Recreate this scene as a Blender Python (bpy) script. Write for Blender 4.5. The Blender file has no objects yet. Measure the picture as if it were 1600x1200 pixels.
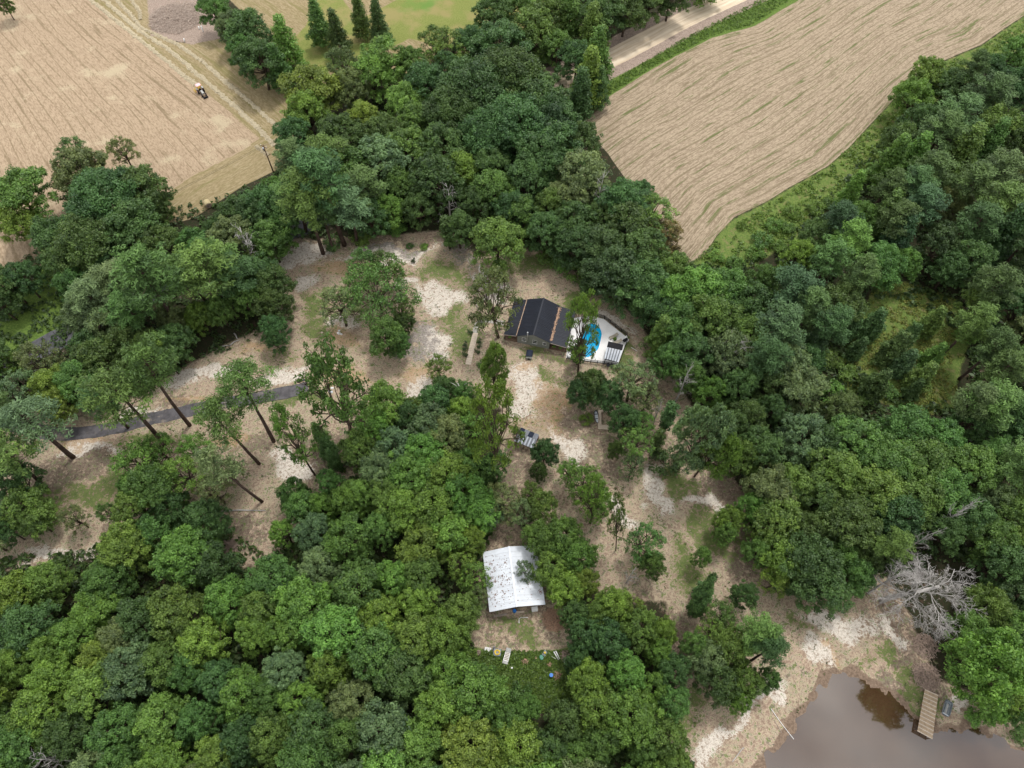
import bpy, math, random
import numpy as np
random.seed(7)
RS = np.random.RandomState(11)
scene = bpy.context.scene
COL = scene.collection
R = math.radians

# ------------------------------------------------------------ camera, sky, sun, exposure
CAMH = 120.0; FPX = 1109.0; TILT = R(30)
cam_d = bpy.data.cameras.new('camera'); cam = bpy.data.objects.new('camera', cam_d); COL.objects.link(cam)
cam.location = (0, 0, CAMH); cam.rotation_euler = (TILT, 0, 0)
cam_d.sensor_width = 36; cam_d.lens = 36 * FPX / 1600; cam_d.clip_start = 1; cam_d.clip_end = 8000
scene.camera = cam
SUN_EL = R(67); SUN_AZ = R(30)          # azimuth measured from +Y towards +X
w = bpy.data.worlds.new('World'); scene.world = w; w.use_nodes = True
wn = w.node_tree.nodes; wl = w.node_tree.links
for n in list(wn): wn.remove(n)
sky = wn.new('ShaderNodeTexSky'); sky.sky_type = 'NISHITA'; sky.sun_disc = False
sky.sun_elevation = SUN_EL; sky.sun_rotation = SUN_AZ; sky.air_density = 1.0; sky.dust_density = 2.0
tc = wn.new('ShaderNodeTexCoord')
cn = wn.new('ShaderNodeTexNoise'); cn.inputs['Scale'].default_value = 3.4; cn.inputs['Detail'].default_value = 7; cn.inputs['Roughness'].default_value = .55
wl.new(tc.outputs['Generated'], cn.inputs['Vector'])
cr = wn.new('ShaderNodeValToRGB'); cr.color_ramp.elements[0].position = .33; cr.color_ramp.elements[1].position = .52
wl.new(cn.outputs['Fac'], cr.inputs['Fac'])
cn2 = wn.new('ShaderNodeTexNoise'); cn2.inputs['Scale'].default_value = 7; cn2.inputs['Detail'].default_value = 5
wl.new(tc.outputs['Generated'], cn2.inputs['Vector'])
cc = wn.new('ShaderNodeValToRGB'); cc.color_ramp.elements[0].color = (8.0, 8.0, 8.3, 1); cc.color_ramp.elements[1].color = (17.5, 17.3, 17, 1)
cc.color_ramp.elements[0].position = .35; cc.color_ramp.elements[1].position = .65
wl.new(cn2.outputs['Fac'], cc.inputs['Fac'])
mx = wn.new('ShaderNodeMix'); mx.data_type = 'RGBA'
wl.new(cr.outputs['Color'], mx.inputs['Factor']); wl.new(sky.outputs['Color'], mx.inputs['A']); wl.new(cc.outputs['Color'], mx.inputs['B'])
bg = wn.new('ShaderNodeBackground'); bg.inputs['Strength'].default_value = 0.10
wl.new(mx.outputs['Result'], bg.inputs['Color'])
wo = wn.new('ShaderNodeOutputWorld'); wl.new(bg.outputs['Background'], wo.inputs['Surface'])
sd = bpy.data.lights.new('sun', 'SUN'); sd.energy = 2.1; sd.angle = R(10); sd.color = (1, .975, .94)
sun = bpy.data.objects.new('sun', sd); COL.objects.link(sun)
sun.rotation_euler = (R(90) - SUN_EL, 0, -SUN_AZ + math.pi)
sun.rotation_euler = (-(R(90) - SUN_EL), 0, -SUN_AZ)
scene.view_settings.view_transform = 'Standard'; scene.view_settings.look = 'None'
scene.view_settings.exposure = 0.18; scene.view_settings.gamma = 1; scene.view_settings.use_curve_mapping = False

# ------------------------------------------------------------ helpers
CT, ST = math.cos(TILT), math.sin(TILT)
def P(px, py, z=0.0):
    """where the sight line through a photo point meets the height z"""
    u = (px - 800) / FPX; v = (600 - py) / FPX
    t = (z - CAMH) / (v * ST - CT)
    return (u * t, (v * CT + ST) * t, z)
def mpp(py, z=0.0):
    v = (600 - py) / FPX
    return (z - CAMH) / (v * ST - CT) / FPX
def tag(o, label=None, cat=None, group=None, kind=None):
    if label: o['label'] = label
    if cat: o['category'] = cat
    if group: o['group'] = group
    if kind: o['kind'] = kind
    return o
def empty(name, loc=(0, 0, 0), rz=0, **k):
    o = bpy.data.objects.new(name, None); COL.objects.link(o); o.location = loc; o.rotation_euler = (0, 0, rz)
    o.empty_display_size = .3
    return tag(o, **k)
class MB:
    def __init__(s): s.v = []; s.f = []
    def quad(s, a, b, c, d):
        n = len(s.v); s.v += [a, b, c, d]; s.f.append((n, n + 1, n + 2, n + 3))
    def hexa(s, c8):
        n = len(s.v); s.v += [tuple(c) for c in c8]
        s.f += [tuple(n + i for i in q) for q in ((3, 2, 1, 0), (4, 5, 6, 7), (0, 1, 5, 4), (1, 2, 6, 5), (2, 3, 7, 6), (3, 0, 4, 7))]
        return s
    def box(s, x0, y0, z0, x1, y1, z1):
        return s.hexa([(x0, y0, z0), (x1, y0, z0), (x1, y1, z0), (x0, y1, z0), (x0, y0, z1), (x1, y0, z1), (x1, y1, z1), (x0, y1, z1)])
    def slab(s, q, th):
        """q = 4 top corners, thickness down"""
        return s.hexa([(a, b, c - th) for a, b, c in q] + list(q))
    def bar(s, a, b, wd, ht=None):
        ht = ht or wd
        a = np.array(a, float); b = np.array(b, float); d = b - a; L = np.linalg.norm(d) or 1; d /= L
        up = np.array((0, 0, 1.)) if abs(d[2]) < .95 else np.array((1., 0, 0))
        x = np.cross(d, up); x /= np.linalg.norm(x); y = np.cross(x, d)
        x *= wd / 2; y *= ht / 2
        return s.hexa([a - x - y, a + x - y, b + x - y, b - x - y, a - x + y, a + x + y, b + x + y, b - x + y])
    def tube(s, pts, rad, n=6, cap=True):
        pts = [np.array(p, float) for p in pts]
        if not hasattr(rad, '__len__'): rad = [rad] * len(pts)
        base = len(s.v)
        for i, p in enumerate(pts):
            d = pts[min(i + 1, len(pts) - 1)] - pts[max(i - 1, 0)]; d /= (np.linalg.norm(d) or 1)
            up = np.array((0, 0, 1.)) if abs(d[2]) < .9 else np.array((1., 0, 0))
            x = np.cross(d, up); x /= np.linalg.norm(x); y = np.cross(d, x)
            for k in range(n):
                a = 2 * math.pi * k / n
                s.v.append(tuple(p + rad[i] * (math.cos(a) * x + math.sin(a) * y)))
        for i in range(len(pts) - 1):
            for k in range(n):
                a = base + i * n + k; b = base + i * n + (k + 1) % n
                s.f.append((a, b, b + n, a + n))
        if cap:
            s.f.append(tuple(base + k for k in range(n))[::-1]); s.f.append(tuple(base + (len(pts) - 1) * n + k for k in range(n)))
        return s
    def disc_prism(s, poly, z0, z1):
        n = len(s.v); m = len(poly)
        s.v += [(x, y, z0) for x, y in poly] + [(x, y, z1) for x, y in poly]
        s.f.append(tuple(n + i for i in range(m))[::-1]); s.f.append(tuple(n + m + i for i in range(m)))
        for i in range(m): s.f.append((n + i, n + (i + 1) % m, n + m + (i + 1) % m, n + m + i))
        return s
    def cyl(s, x, y, z0, z1, r0, r1=None, n=16):
        r1 = r0 if r1 is None else r1
        return s.tube([(x, y, z0), (x, y, z1)], [r0, r1], n)
    def mesh(s, name, m=None, smooth=False):
        me = bpy.data.meshes.new(name); me.from_pydata([tuple(map(float, v)) for v in s.v], [], s.f)
        if m: me.materials.append(m)
        if smooth: me.polygons.foreach_set('use_smooth', [True] * len(me.polygons))
        me.update(); return me
    def build(s, name, m, parent=None, smooth=False, **k):
        o = bpy.data.objects.new(name, s.mesh(name, m, smooth)); COL.objects.link(o)
        if parent: o.parent = parent
        return tag(o, **k)
def bevel(o, wd=.02, seg=2):
    b = o.modifiers.new('bevel', 'BEVEL'); b.width = wd; b.segments = seg; b.limit_method = 'ANGLE'; return o
def link(name, me, parent=None, loc=None, **k):
    o = bpy.data.objects.new(name, me); COL.objects.link(o)
    if parent: o.parent = parent
    if loc is not None: o.location = loc
    return tag(o, **k)
def npmesh(name, V, Q, m, attrs=None, smooth=False):
    """V (n,3), Q (k,4) int -> mesh; attrs: dict name -> (type, domain, data)"""
    me = bpy.data.meshes.new(name); nv = len(V); nq = len(Q); s = Q.shape[1]
    me.vertices.add(nv); me.vertices.foreach_set('co', V.astype(np.float32).ravel())
    me.loops.add(nq * s); me.loops.foreach_set('vertex_index', Q.astype(np.int32).ravel())
    me.polygons.add(nq); me.polygons.foreach_set('loop_start', np.arange(0, nq * s, s, dtype=np.int32))
    try: me.polygons.foreach_set('loop_total', np.full(nq, s, dtype=np.int32))
    except Exception: pass
    if smooth: me.polygons.foreach_set('use_smooth', np.ones(nq, dtype=bool))
    for k, (ty, dom, data) in (attrs or {}).items():
        a = me.attributes.new(k, ty, dom)
        a.data.foreach_set('value' if ty == 'FLOAT' else 'color', np.asarray(data, np.float32).ravel())
    if m: me.materials.append(m)
    me.update(calc_edges=True); me.validate(); return me

# ------------------------------------------------------------ materials
class G:
    def __init__(s, name):
        s.m = bpy.data.materials.new(name); s.m.use_nodes = True; s.t = s.m.node_tree; s.n = s.t.nodes; s.l = s.t.links
        for n in list(s.n): s.n.remove(n)
        s.out = s.n.new('ShaderNodeOutputMaterial'); s._c = None
    def set(s, sock, v):
        if v is None: return
        if isinstance(v, bpy.types.NodeSocket): s.l.new(v, sock)
        elif isinstance(v, (tuple, list)) and len(v) == 3 and sock.type == 'RGBA': sock.default_value = (*v, 1)
        else: sock.default_value = v
    def pos(s):
        if s._c is None: s._c = s.n.new('ShaderNodeNewGeometry').outputs['Position']
        return s._c
    def obj(s): return s.n.new('ShaderNodeTexCoord').outputs['Object']
    def attr(s, name, out='Fac'):
        a = s.n.new('ShaderNodeAttribute'); a.attribute_name = name; return a.outputs[out]
    def sep(s, v):
        n = s.n.new('ShaderNodeSeparateXYZ'); s.l.new(v, n.inputs[0]); return n.outputs
    def comb(s, x, y, z=0.0):
        n = s.n.new('ShaderNodeCombineXYZ')
        for i, q in enumerate((x, y, z)): s.set(n.inputs[i], q)
        return n.outputs[0]
    def noise(s, sc, det=3, ro=.5, vec=None, dist=0.0):
        n = s.n.new('ShaderNodeTexNoise'); n.inputs['Scale'].default_value = sc; n.inputs['Detail'].default_value = det
        n.inputs['Roughness'].default_value = ro; n.inputs['Distortion'].default_value = dist
        s.l.new(vec if vec is not None else s.pos(), n.inputs['Vector']); return n.outputs['Fac']
    def ma(s, op, a, b=None, c=None):
        n = s.n.new('ShaderNodeMath'); n.operation = op; s.set(n.inputs[0], a); s.set(n.inputs[1], b); s.set(n.inputs[2], c); return n.outputs[0]
    def mr(s, v, a, b, c=0.0, d=1.0, smooth=True):
        n = s.n.new('ShaderNodeMapRange'); n.interpolation_type = 'SMOOTHSTEP' if smooth else 'LINEAR'
        s.set(n.inputs[0], v)
        for i, q in enumerate((a, b, c, d)): n.inputs[i + 1].default_value = q
        return n.outputs[0]
    def mix(s, f, a, b, bt='MIX'):
        n = s.n.new('ShaderNodeMix'); n.data_type = 'RGBA'; n.blend_type = bt
        s.set(n.inputs['Factor'], f); s.set(n.inputs['A'], a); s.set(n.inputs['B'], b); return n.outputs['Result']
    def bump(s, h, st=.5, di=.1):
        n = s.n.new('ShaderNodeBump'); n.inputs['Strength'].default_value = st; n.inputs['Distance'].default_value = di
        s.l.new(h, n.inputs['Height']); return n.outputs['Normal']
    def pr(s, col, ro=.8, spec=.3, metal=0.0, normal=None, **k):
        n = s.n.new('ShaderNodeBsdfPrincipled'); s.set(n.inputs['Base Color'], col); s.set(n.inputs['Roughness'], ro)
        s.set(n.inputs['Specular IOR Level'], spec); s.set(n.inputs['Metallic'], metal)
        if normal is not None: s.l.new(normal, n.inputs['Normal'])
        for a, b in k.items(): s.set(n.inputs[a], b)
        return n
    def done(s, sh): s.l.new(sh.outputs[0], s.out.inputs['Surface']); return s.m
def plain(name, col, ro=.7, spec=.3, metal=0.0, var=.25, sc=3, dirt=None, bump=0.0):
    """colour with grain, blotches and optional dirt"""
    g = G(name); o = g.obj()
    a = g.noise(sc, 5, .6, o); b = g.noise(sc * 9, 3, .6, o)
    k = g.ma('ADD', g.ma('MULTIPLY', a, .65), g.ma('MULTIPLY', b, .35))
    lo = tuple(c * (1 - var) for c in col); hi = tuple(min(1, c * (1 + var)) for c in col)
    c = g.mix(g.mr(k, .35, .65), lo, hi)
    if dirt: c = g.mix(g.mr(g.noise(sc * .7, 6, .7, o), .55, .72, 0, .7), c, dirt)
    nm = g.bump(b, bump, .05) if bump else None
    return g.done(g.pr(c, ro, spec, metal, nm))

# foliage: colour of the object (its own tint) times a per-leaf variation
def leaf_mat(name, rough=.5, trans=.22):
    g = G(name); oi = g.n.new('ShaderNodeObjectInfo'); lv = g.attr('leafvar', 'Vector'); x = g.sep(lv)
    base = oi.outputs['Color']
    lo = g.mix(1.0, base, (.50, .56, .58), 'MULTIPLY'); hi = g.mix(1.0, base, (1.58, 1.56, 1.30), 'MULTIPLY')
    c = g.mix(x[0], lo, hi)
    c = g.mix(g.ma('MULTIPLY', x[1], .30), c, g.mix(1.0, base, (1.9, 1.35, .75), 'MULTIPLY'))
    p = g.pr(c, rough, .35)
    tr = g.n.new('ShaderNodeBsdfTranslucent'); g.set(tr.inputs['Color'], g.mix(1.0, c, (1.3, 1.35, .7), 'MULTIPLY'))
    ms = g.n.new('ShaderNodeMixShader'); ms.inputs[0].default_value = trans
    g.l.new(p.outputs[0], ms.inputs[1]); g.l.new(tr.outputs[0], ms.inputs[2])
    return g.done(ms)
MAT = {}
MAT['leaf'] = leaf_mat('foliage', .5, .26)
MAT['needle'] = leaf_mat('pine_needles', .6, .1)
MAT['bark'] = plain('bark', (.085, .062, .047), .9, .1, var=.45, sc=1.2, bump=.5)
MAT['pinebark'] = plain('pine_bark', (.075, .052, .042), .9, .1, var=.5, sc=1.5, bump=.5)
MAT['deadwood'] = plain('weathered_dead_wood', (.36, .34, .32), .85, .15, var=.35, sc=.8)

# ------------------------------------------------------------ ground masks
def poly_sd(X, Y, poly):
    """signed distance, positive inside"""
    p = np.array(poly, float); q = np.roll(p, -1, 0)
    d = np.full(X.shape, 1e18); ins = np.zeros(X.shape, bool)
    for (x0, y0), (x1, y1) in zip(p, q):
        dx, dy = x1 - x0, y1 - y0; L = dx * dx + dy * dy or 1
        t = np.clip(((X - x0) * dx + (Y - y0) * dy) / L, 0, 1)
        d = np.minimum(d, (X - x0 - t * dx) ** 2 + (Y - y0 - t * dy) ** 2)
        if y0 != y1:
            c = ((y0 > Y) != (y1 > Y)) & (X < dx * (Y - y0) / dy + x0); ins ^= c
    d = np.sqrt(d); return np.where(ins, d, -d)
def line_sd(X, Y, pts):
    """distance to a polyline and side sign"""
    d = np.full(X.shape, 1e18); sg = np.ones(X.shape)
    for (x0, y0), (x1, y1) in zip(pts[:-1], pts[1:]):
        dx, dy = x1 - x0, y1 - y0; L = dx * dx + dy * dy or 1
        t = np.clip(((X - x0) * dx + (Y - y0) * dy) / L, 0, 1)
        e = (X - x0 - t * dx) ** 2 + (Y - y0 - t * dy) ** 2
        m = e < d; d = np.where(m, e, d); sg = np.where(m, np.sign(dx * (Y - y0) - dy * (X - x0)), sg)
    return np.sqrt(d), sg
def W(pts, z=0.0): return [P(x, y, z)[:2] for x, y in pts]
def smooth_line(pts, n=6):
    """Catmull-Rom through points"""
    p = [np.array(q, float) for q in pts]; p = [2 * p[0] - p[1]] + p + [2 * p[-1] - p[-2]]; out = []
    for i in range(1, len(p) - 2):
        a, b, c, d = p[i - 1:i + 3]
        for k in range(n):
            t = k / n
            out.append(tuple(.5 * ((2 * b) + (c - a) * t + (2 * a - 5 * b + 4 * c - d) * t * t + (3 * b - 3 * c + d - a) * t ** 3)))
    out.append(tuple(p[-2])); return out

WATER_Z = -0.55
POND = W(smooth_line([(1120, 1290), (1180, 1215), (1215, 1163), (1243, 1132), (1262, 1100), (1285, 1070), (1303, 1049), (1322, 1053), (1348, 1066), (1380, 1080),
          (1412, 1106), (1430, 1128), (1452, 1143), (1490, 1141), (1530, 1146), (1565, 1156), (1600, 1178), (1660, 1200), (1760, 1280), (1800, 1420), (1500, 1520), (1200, 1450)], 4), WATER_Z)
HAY = W([(-420, -230), (120, -230), (262, -60), (240, 0), (236, 40), (262, 66), (300, 68), (345, 60), (378, 100), (440, 120), (462, 160), (476, 215), (440, 262), (380, 290), (300, 342), (264, 350), (256, 300), (200, 300), (120, 400), (48, 418), (30, 445), (-120, 470), (-420, 520)])
HAY2 = W([(380, -230), (420, -120), (540, -120), (500, 0), (475, 60), (470, 90), (430, 70), (385, 0), (330, -60)])
STUB = W([(900, 183), (956, 146), (1020, 106), (1066, 78), (1112, 58), (1180, 38), (1245, 0), (1340, -70), (1420, -230), (2000, -230), (1790, -110), (1700, -40), (1640, 0), (1600, 24), (1533, 70), (1497, 84), (1453, 104), (1413, 137), (1373, 180), (1327, 230), (1293, 260), (1233, 293), (1200, 314), (1147, 340), (1120, 368), (1098, 402), (1072, 412), (1050, 380), (1030, 340), (985, 290), (950, 240)])
MEAD = W([(440, 80), (478, 40), (500, -10), (520, -20), (560, 30), (700, -40), (840, -60), (850, 40), (760, 60), (700, 75), (640, 60), (560, 100), (500, 110)])
VERGE = W([(850, 150), (905, 172), (956, 122), (1010, 90), (1060, 58), (1105, 34), (1140, 18), (1180, -10), (1240, -60), (1330, -120), (1420, -230), (1340, -70), (1245, 2), (1180, 40), (1112, 60), (1020, 108), (956, 148), (900, 186), (880, 200)])
MARGIN = W([(1072, 414), (1098, 404), (1120, 370), (1147, 342), (1200, 316), (1233, 295), (1293, 262), (1327, 232), (1373, 182), (1413, 139), (1453, 106), (1497, 86), (1533, 72), (1600, 26), (1700, -40), (1740, -20), (1620, 60), (1540, 110), (1460, 160), (1410, 210), (1370, 270), (1300, 320), (1250, 370), (1200, 400), (1150, 430), (1100, 450)])
CLEAR = W([(1370, 440), (1420, 440), (1500, 470), (1520, 520), (1500, 580), (1490, 640), (1440, 650), (1380, 630), (1320, 610), (1310, 560), (1340, 500)])
LEFTV = W([(-100, 500), (0, 470), (45, 440), (75, 400), (140, 430), (140, 480), (90, 520), (0, 560), (-100, 600)])
BARNC = W([(735, 830), (790, 800), (830, 840), (900, 1000), (880, 1020), (800, 1030), (740, 1010), (715, 960), (730, 900)])
WEEDY = W([(735, 1010), (800, 1025), (900, 1010), (900, 1080), (850, 1110), (760, 1100), (730, 1060)])
YARD = W([(425, 372), (470, 375), (560, 372), (700, 358), (745, 400), (800, 385), (870, 395), (935, 450), (1000, 500), (1025, 560), (1065, 600), (1085, 650), (1160, 770), (1190, 850), (1225, 925), (1330, 925), (1370, 880), (1420, 960), (1460, 1060), (1540, 1090), (1640, 1110), (1680, 1180), (1700, 1400), (1120, 1400), (1050, 1240), (1050, 1100), (1050, 1000), (1040, 940), (950, 930), (900, 900), (850, 830), (775, 800), (770, 700), (785, 640), (720, 610), (640, 660), (600, 720), (560, 760), (480, 800), (450, 880), (380, 885), (300, 820), (230, 810), (150, 868), (20, 890), (-90, 905), (-90, 650), (60, 640), (190, 630), (260, 590), (340, 545), (410, 510), (440, 450), (425, 400)])
ROADT = [P(x, y)[:2] for x, y in smooth_line([(690, 226), (780, 178), (862, 134), (900, 117), (956, 91), (1006, 65), (1070, 31), (1135, 0), (1220, -40), (1340, -108), (1500, -200)], 4)]

def blobs(X, Y, L):
    X, Y = X + 2.6 * vnoise(X, Y, 5.5, 21) + 1.2 * vnoise(X, Y, 2.1, 22), Y + 2.6 * vnoise(X, Y, 5.5, 23) + 1.2 * vnoise(X, Y, 2.1, 24)
    m = np.zeros(X.shape)
    for b in L:
        x, y, rx, ry = b[:4]; a = R(b[4]) if len(b) > 4 else 0; wgt = b[5] if len(b) > 5 else 1
        c = P(x, y); k = mpp(y); sy = k / max(.3, (CT + (600 - y) / FPX * -ST) ) if False else k * 1.12
        rx *= k; ry *= sy
        dx = X - c[0]; dy = Y - c[1]
        u = dx * math.cos(a) + dy * math.sin(a); v = -dx * math.sin(a) + dy * math.cos(a)
        m = np.maximum(m, wgt / (1 + ((u / rx) ** 2 + (v / ry) ** 2) ** 1.6))
    return m
LAWN_B = [(690, 425, 55, 28), (716, 478, 34, 45), (728, 535, 30, 50), (478, 482, 26, 36), (500, 515, 46, 26), (845, 553, 32, 13), (840, 418, 55, 22), (1040, 755, 55, 22, -25), (1075, 885, 34, 46, 20), (1110, 830, 60, 20, -20), (985, 555, 22, 46), (900, 470, 30, 18), (470, 636, 55, 7, 8),
          (150, 775, 60, 26, 15), (70, 800, 50, 24), (240, 690, 40, 14), (1272, 985, 36, 20), (1372, 1015, 22, 38, 25), (1425, 1085, 15, 30, 35), (1080, 1095, 30, 40), (1150, 1120, 60, 18, 30, .6), (860, 600, 16, 24), (440, 560, 40, 25, 10, .7), (560, 560, 50, 16, 0, .5), (1000, 830, 40, 40, 0, .6), (850, 510, 30, 30, 0, .5),
          (640, 440, 30, 20, 0, .7), (770, 690, 30, 40, 0, .6), (1010, 900, 60, 40, 0, .6), (50, 700, 60, 30, 0, .5), (380, 600, 60, 10, 15, .5), (470, 760, 50, 16, 0, .5), (1250, 1120, 26, 50, 40, .5), (808, 984, 62, 26), (790, 560, 40, 30, 0, .55)]
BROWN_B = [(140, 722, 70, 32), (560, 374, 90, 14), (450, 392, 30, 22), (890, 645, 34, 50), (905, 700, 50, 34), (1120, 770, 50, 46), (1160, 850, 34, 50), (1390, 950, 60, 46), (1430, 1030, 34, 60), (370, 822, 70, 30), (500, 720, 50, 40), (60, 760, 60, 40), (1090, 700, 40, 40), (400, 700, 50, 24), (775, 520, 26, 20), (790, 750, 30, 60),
           (940, 740, 40, 20), (1010, 470, 30, 36), (920, 430, 30, 20, -30), (1050, 540, 26, 50), (1420, 1040, 30, 22), (1030, 1000, 40, 60), (100, 650, 90, 14, 8), (290, 640, 30, 20), (430, 500, 24, 16), (1400, 1100, 60, 18, -40), (870, 555, 18, 18), (700, 380, 60, 10), (1000, 650, 40, 60), (560, 700, 40, 40)]  # brown ground: leaf litter, with shade under the trees painted into the colour
WHITE_B = [(610, 396, 90, 9, 8), (705, 470, 50, 22, -10), (640, 450, 30, 12), (690, 535, 34, 34), (655, 610, 30, 26), (830, 615, 44, 34), (812, 590, 30, 20), (455, 730, 34, 22), (320, 592, 70, 13, 22), (470, 400, 50, 12), (1300, 965, 50, 22, 20), (1190, 1105, 70, 14, 38), (1120, 1180, 60, 16, 38), (1290, 1035, 26, 22), (1385, 985, 50, 12, -40),
           (950, 800, 34, 14, -30), (1090, 790, 50, 12, -25), (1500, 1095, 30, 14), (960, 500, 60, 10, -35), (790, 460, 22, 12), (435, 590, 60, 12, 10), (150, 700, 60, 12), (225, 655, 40, 10, 8), (870, 690, 50, 14, -45), (1020, 760, 20, 40), (100, 870, 70, 12, 8), (480, 440, 20, 24), (540, 505, 40, 14)]
GREY_B = [(670, 520, 34, 20, 20), (720, 385, 20, 26), (640, 548, 34, 14), (460, 372, 40, 14), (610, 388, 60, 6, 6)]
ORANGE_B = [(655, 588, 34, 18), (545, 530, 26, 22), (356, 692, 26, 18), (540, 600, 30, 16), (820, 586, 26, 10), (395, 545, 30, 12), (530, 420, 30, 16), (150, 690, 50, 10), (860, 640, 20, 40), (1310, 1040, 12, 20), (330, 630, 60, 6, 10), (840, 660, 30, 30, 0, .6)]
MUD_B = [(1400, 1100, 30, 14)]

def vnoise(X, Y, sc, seed):
    """smooth value noise, about -1..1"""
    r = np.random.RandomState(seed); T = r.rand(64, 64) * 2 - 1
    x = X / sc; y = Y / sc; xi = np.floor(x).astype(int); yi = np.floor(y).astype(int)
    fx = x - xi; fy = y - yi; fx = fx * fx * (3 - 2 * fx); fy = fy * fy * (3 - 2 * fy)
    a = T[xi % 64, yi % 64]; b = T[(xi + 1) % 64, yi % 64]; c = T[xi % 64, (yi + 1) % 64]; d = T[(xi + 1) % 64, (yi + 1) % 64]
    return (a * (1 - fx) + b * fx) * (1 - fy) + (c * (1 - fx) + d * fx) * fy
FLATS = []   # (x, y, r): level spots under buildings
def height(X, Y):
    X = np.asarray(X, float); Y = np.asarray(Y, float)
    h = .22 * vnoise(X, Y, 17, 1) + .10 * vnoise(X, Y, 5, 2) + .05 * vnoise(X, Y, 1.9, 3)
    fl = np.ones(X.shape)
    for x, y, r in FLATS: fl = np.minimum(fl, np.clip((np.hypot(X - x, Y - y) - r) / 4, 0, 1))
    h = h * fl
    d = -poly_sd(X, Y, POND)
    d = d + .5 * vnoise(X, Y, 1.6, 5) + .3 * vnoise(X, Y, .8, 6)
    d = d + .28; t = np.clip(d / 7, 0, 1); bank = WATER_Z + (-WATER_Z) * (.45 * t + .55 * t * t * (3 - 2 * t))
    ins = WATER_Z - np.clip(-d * .33, 0, 2.2)
    near = np.clip(d / 7, 0, 1)
    return np.where(d > 0, bank + h * near + (1 - near) * .06 * vnoise(X, Y, 1.1, 9), ins)
FLATS += [(4.2, 82, 11), (17.5, 79.5, 9), (.8, 30.5, 9), (2.4, 56.3, 3.5)]
def gz(x, y): return float(height(np.array([x]), np.array([y]))[0])

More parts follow.
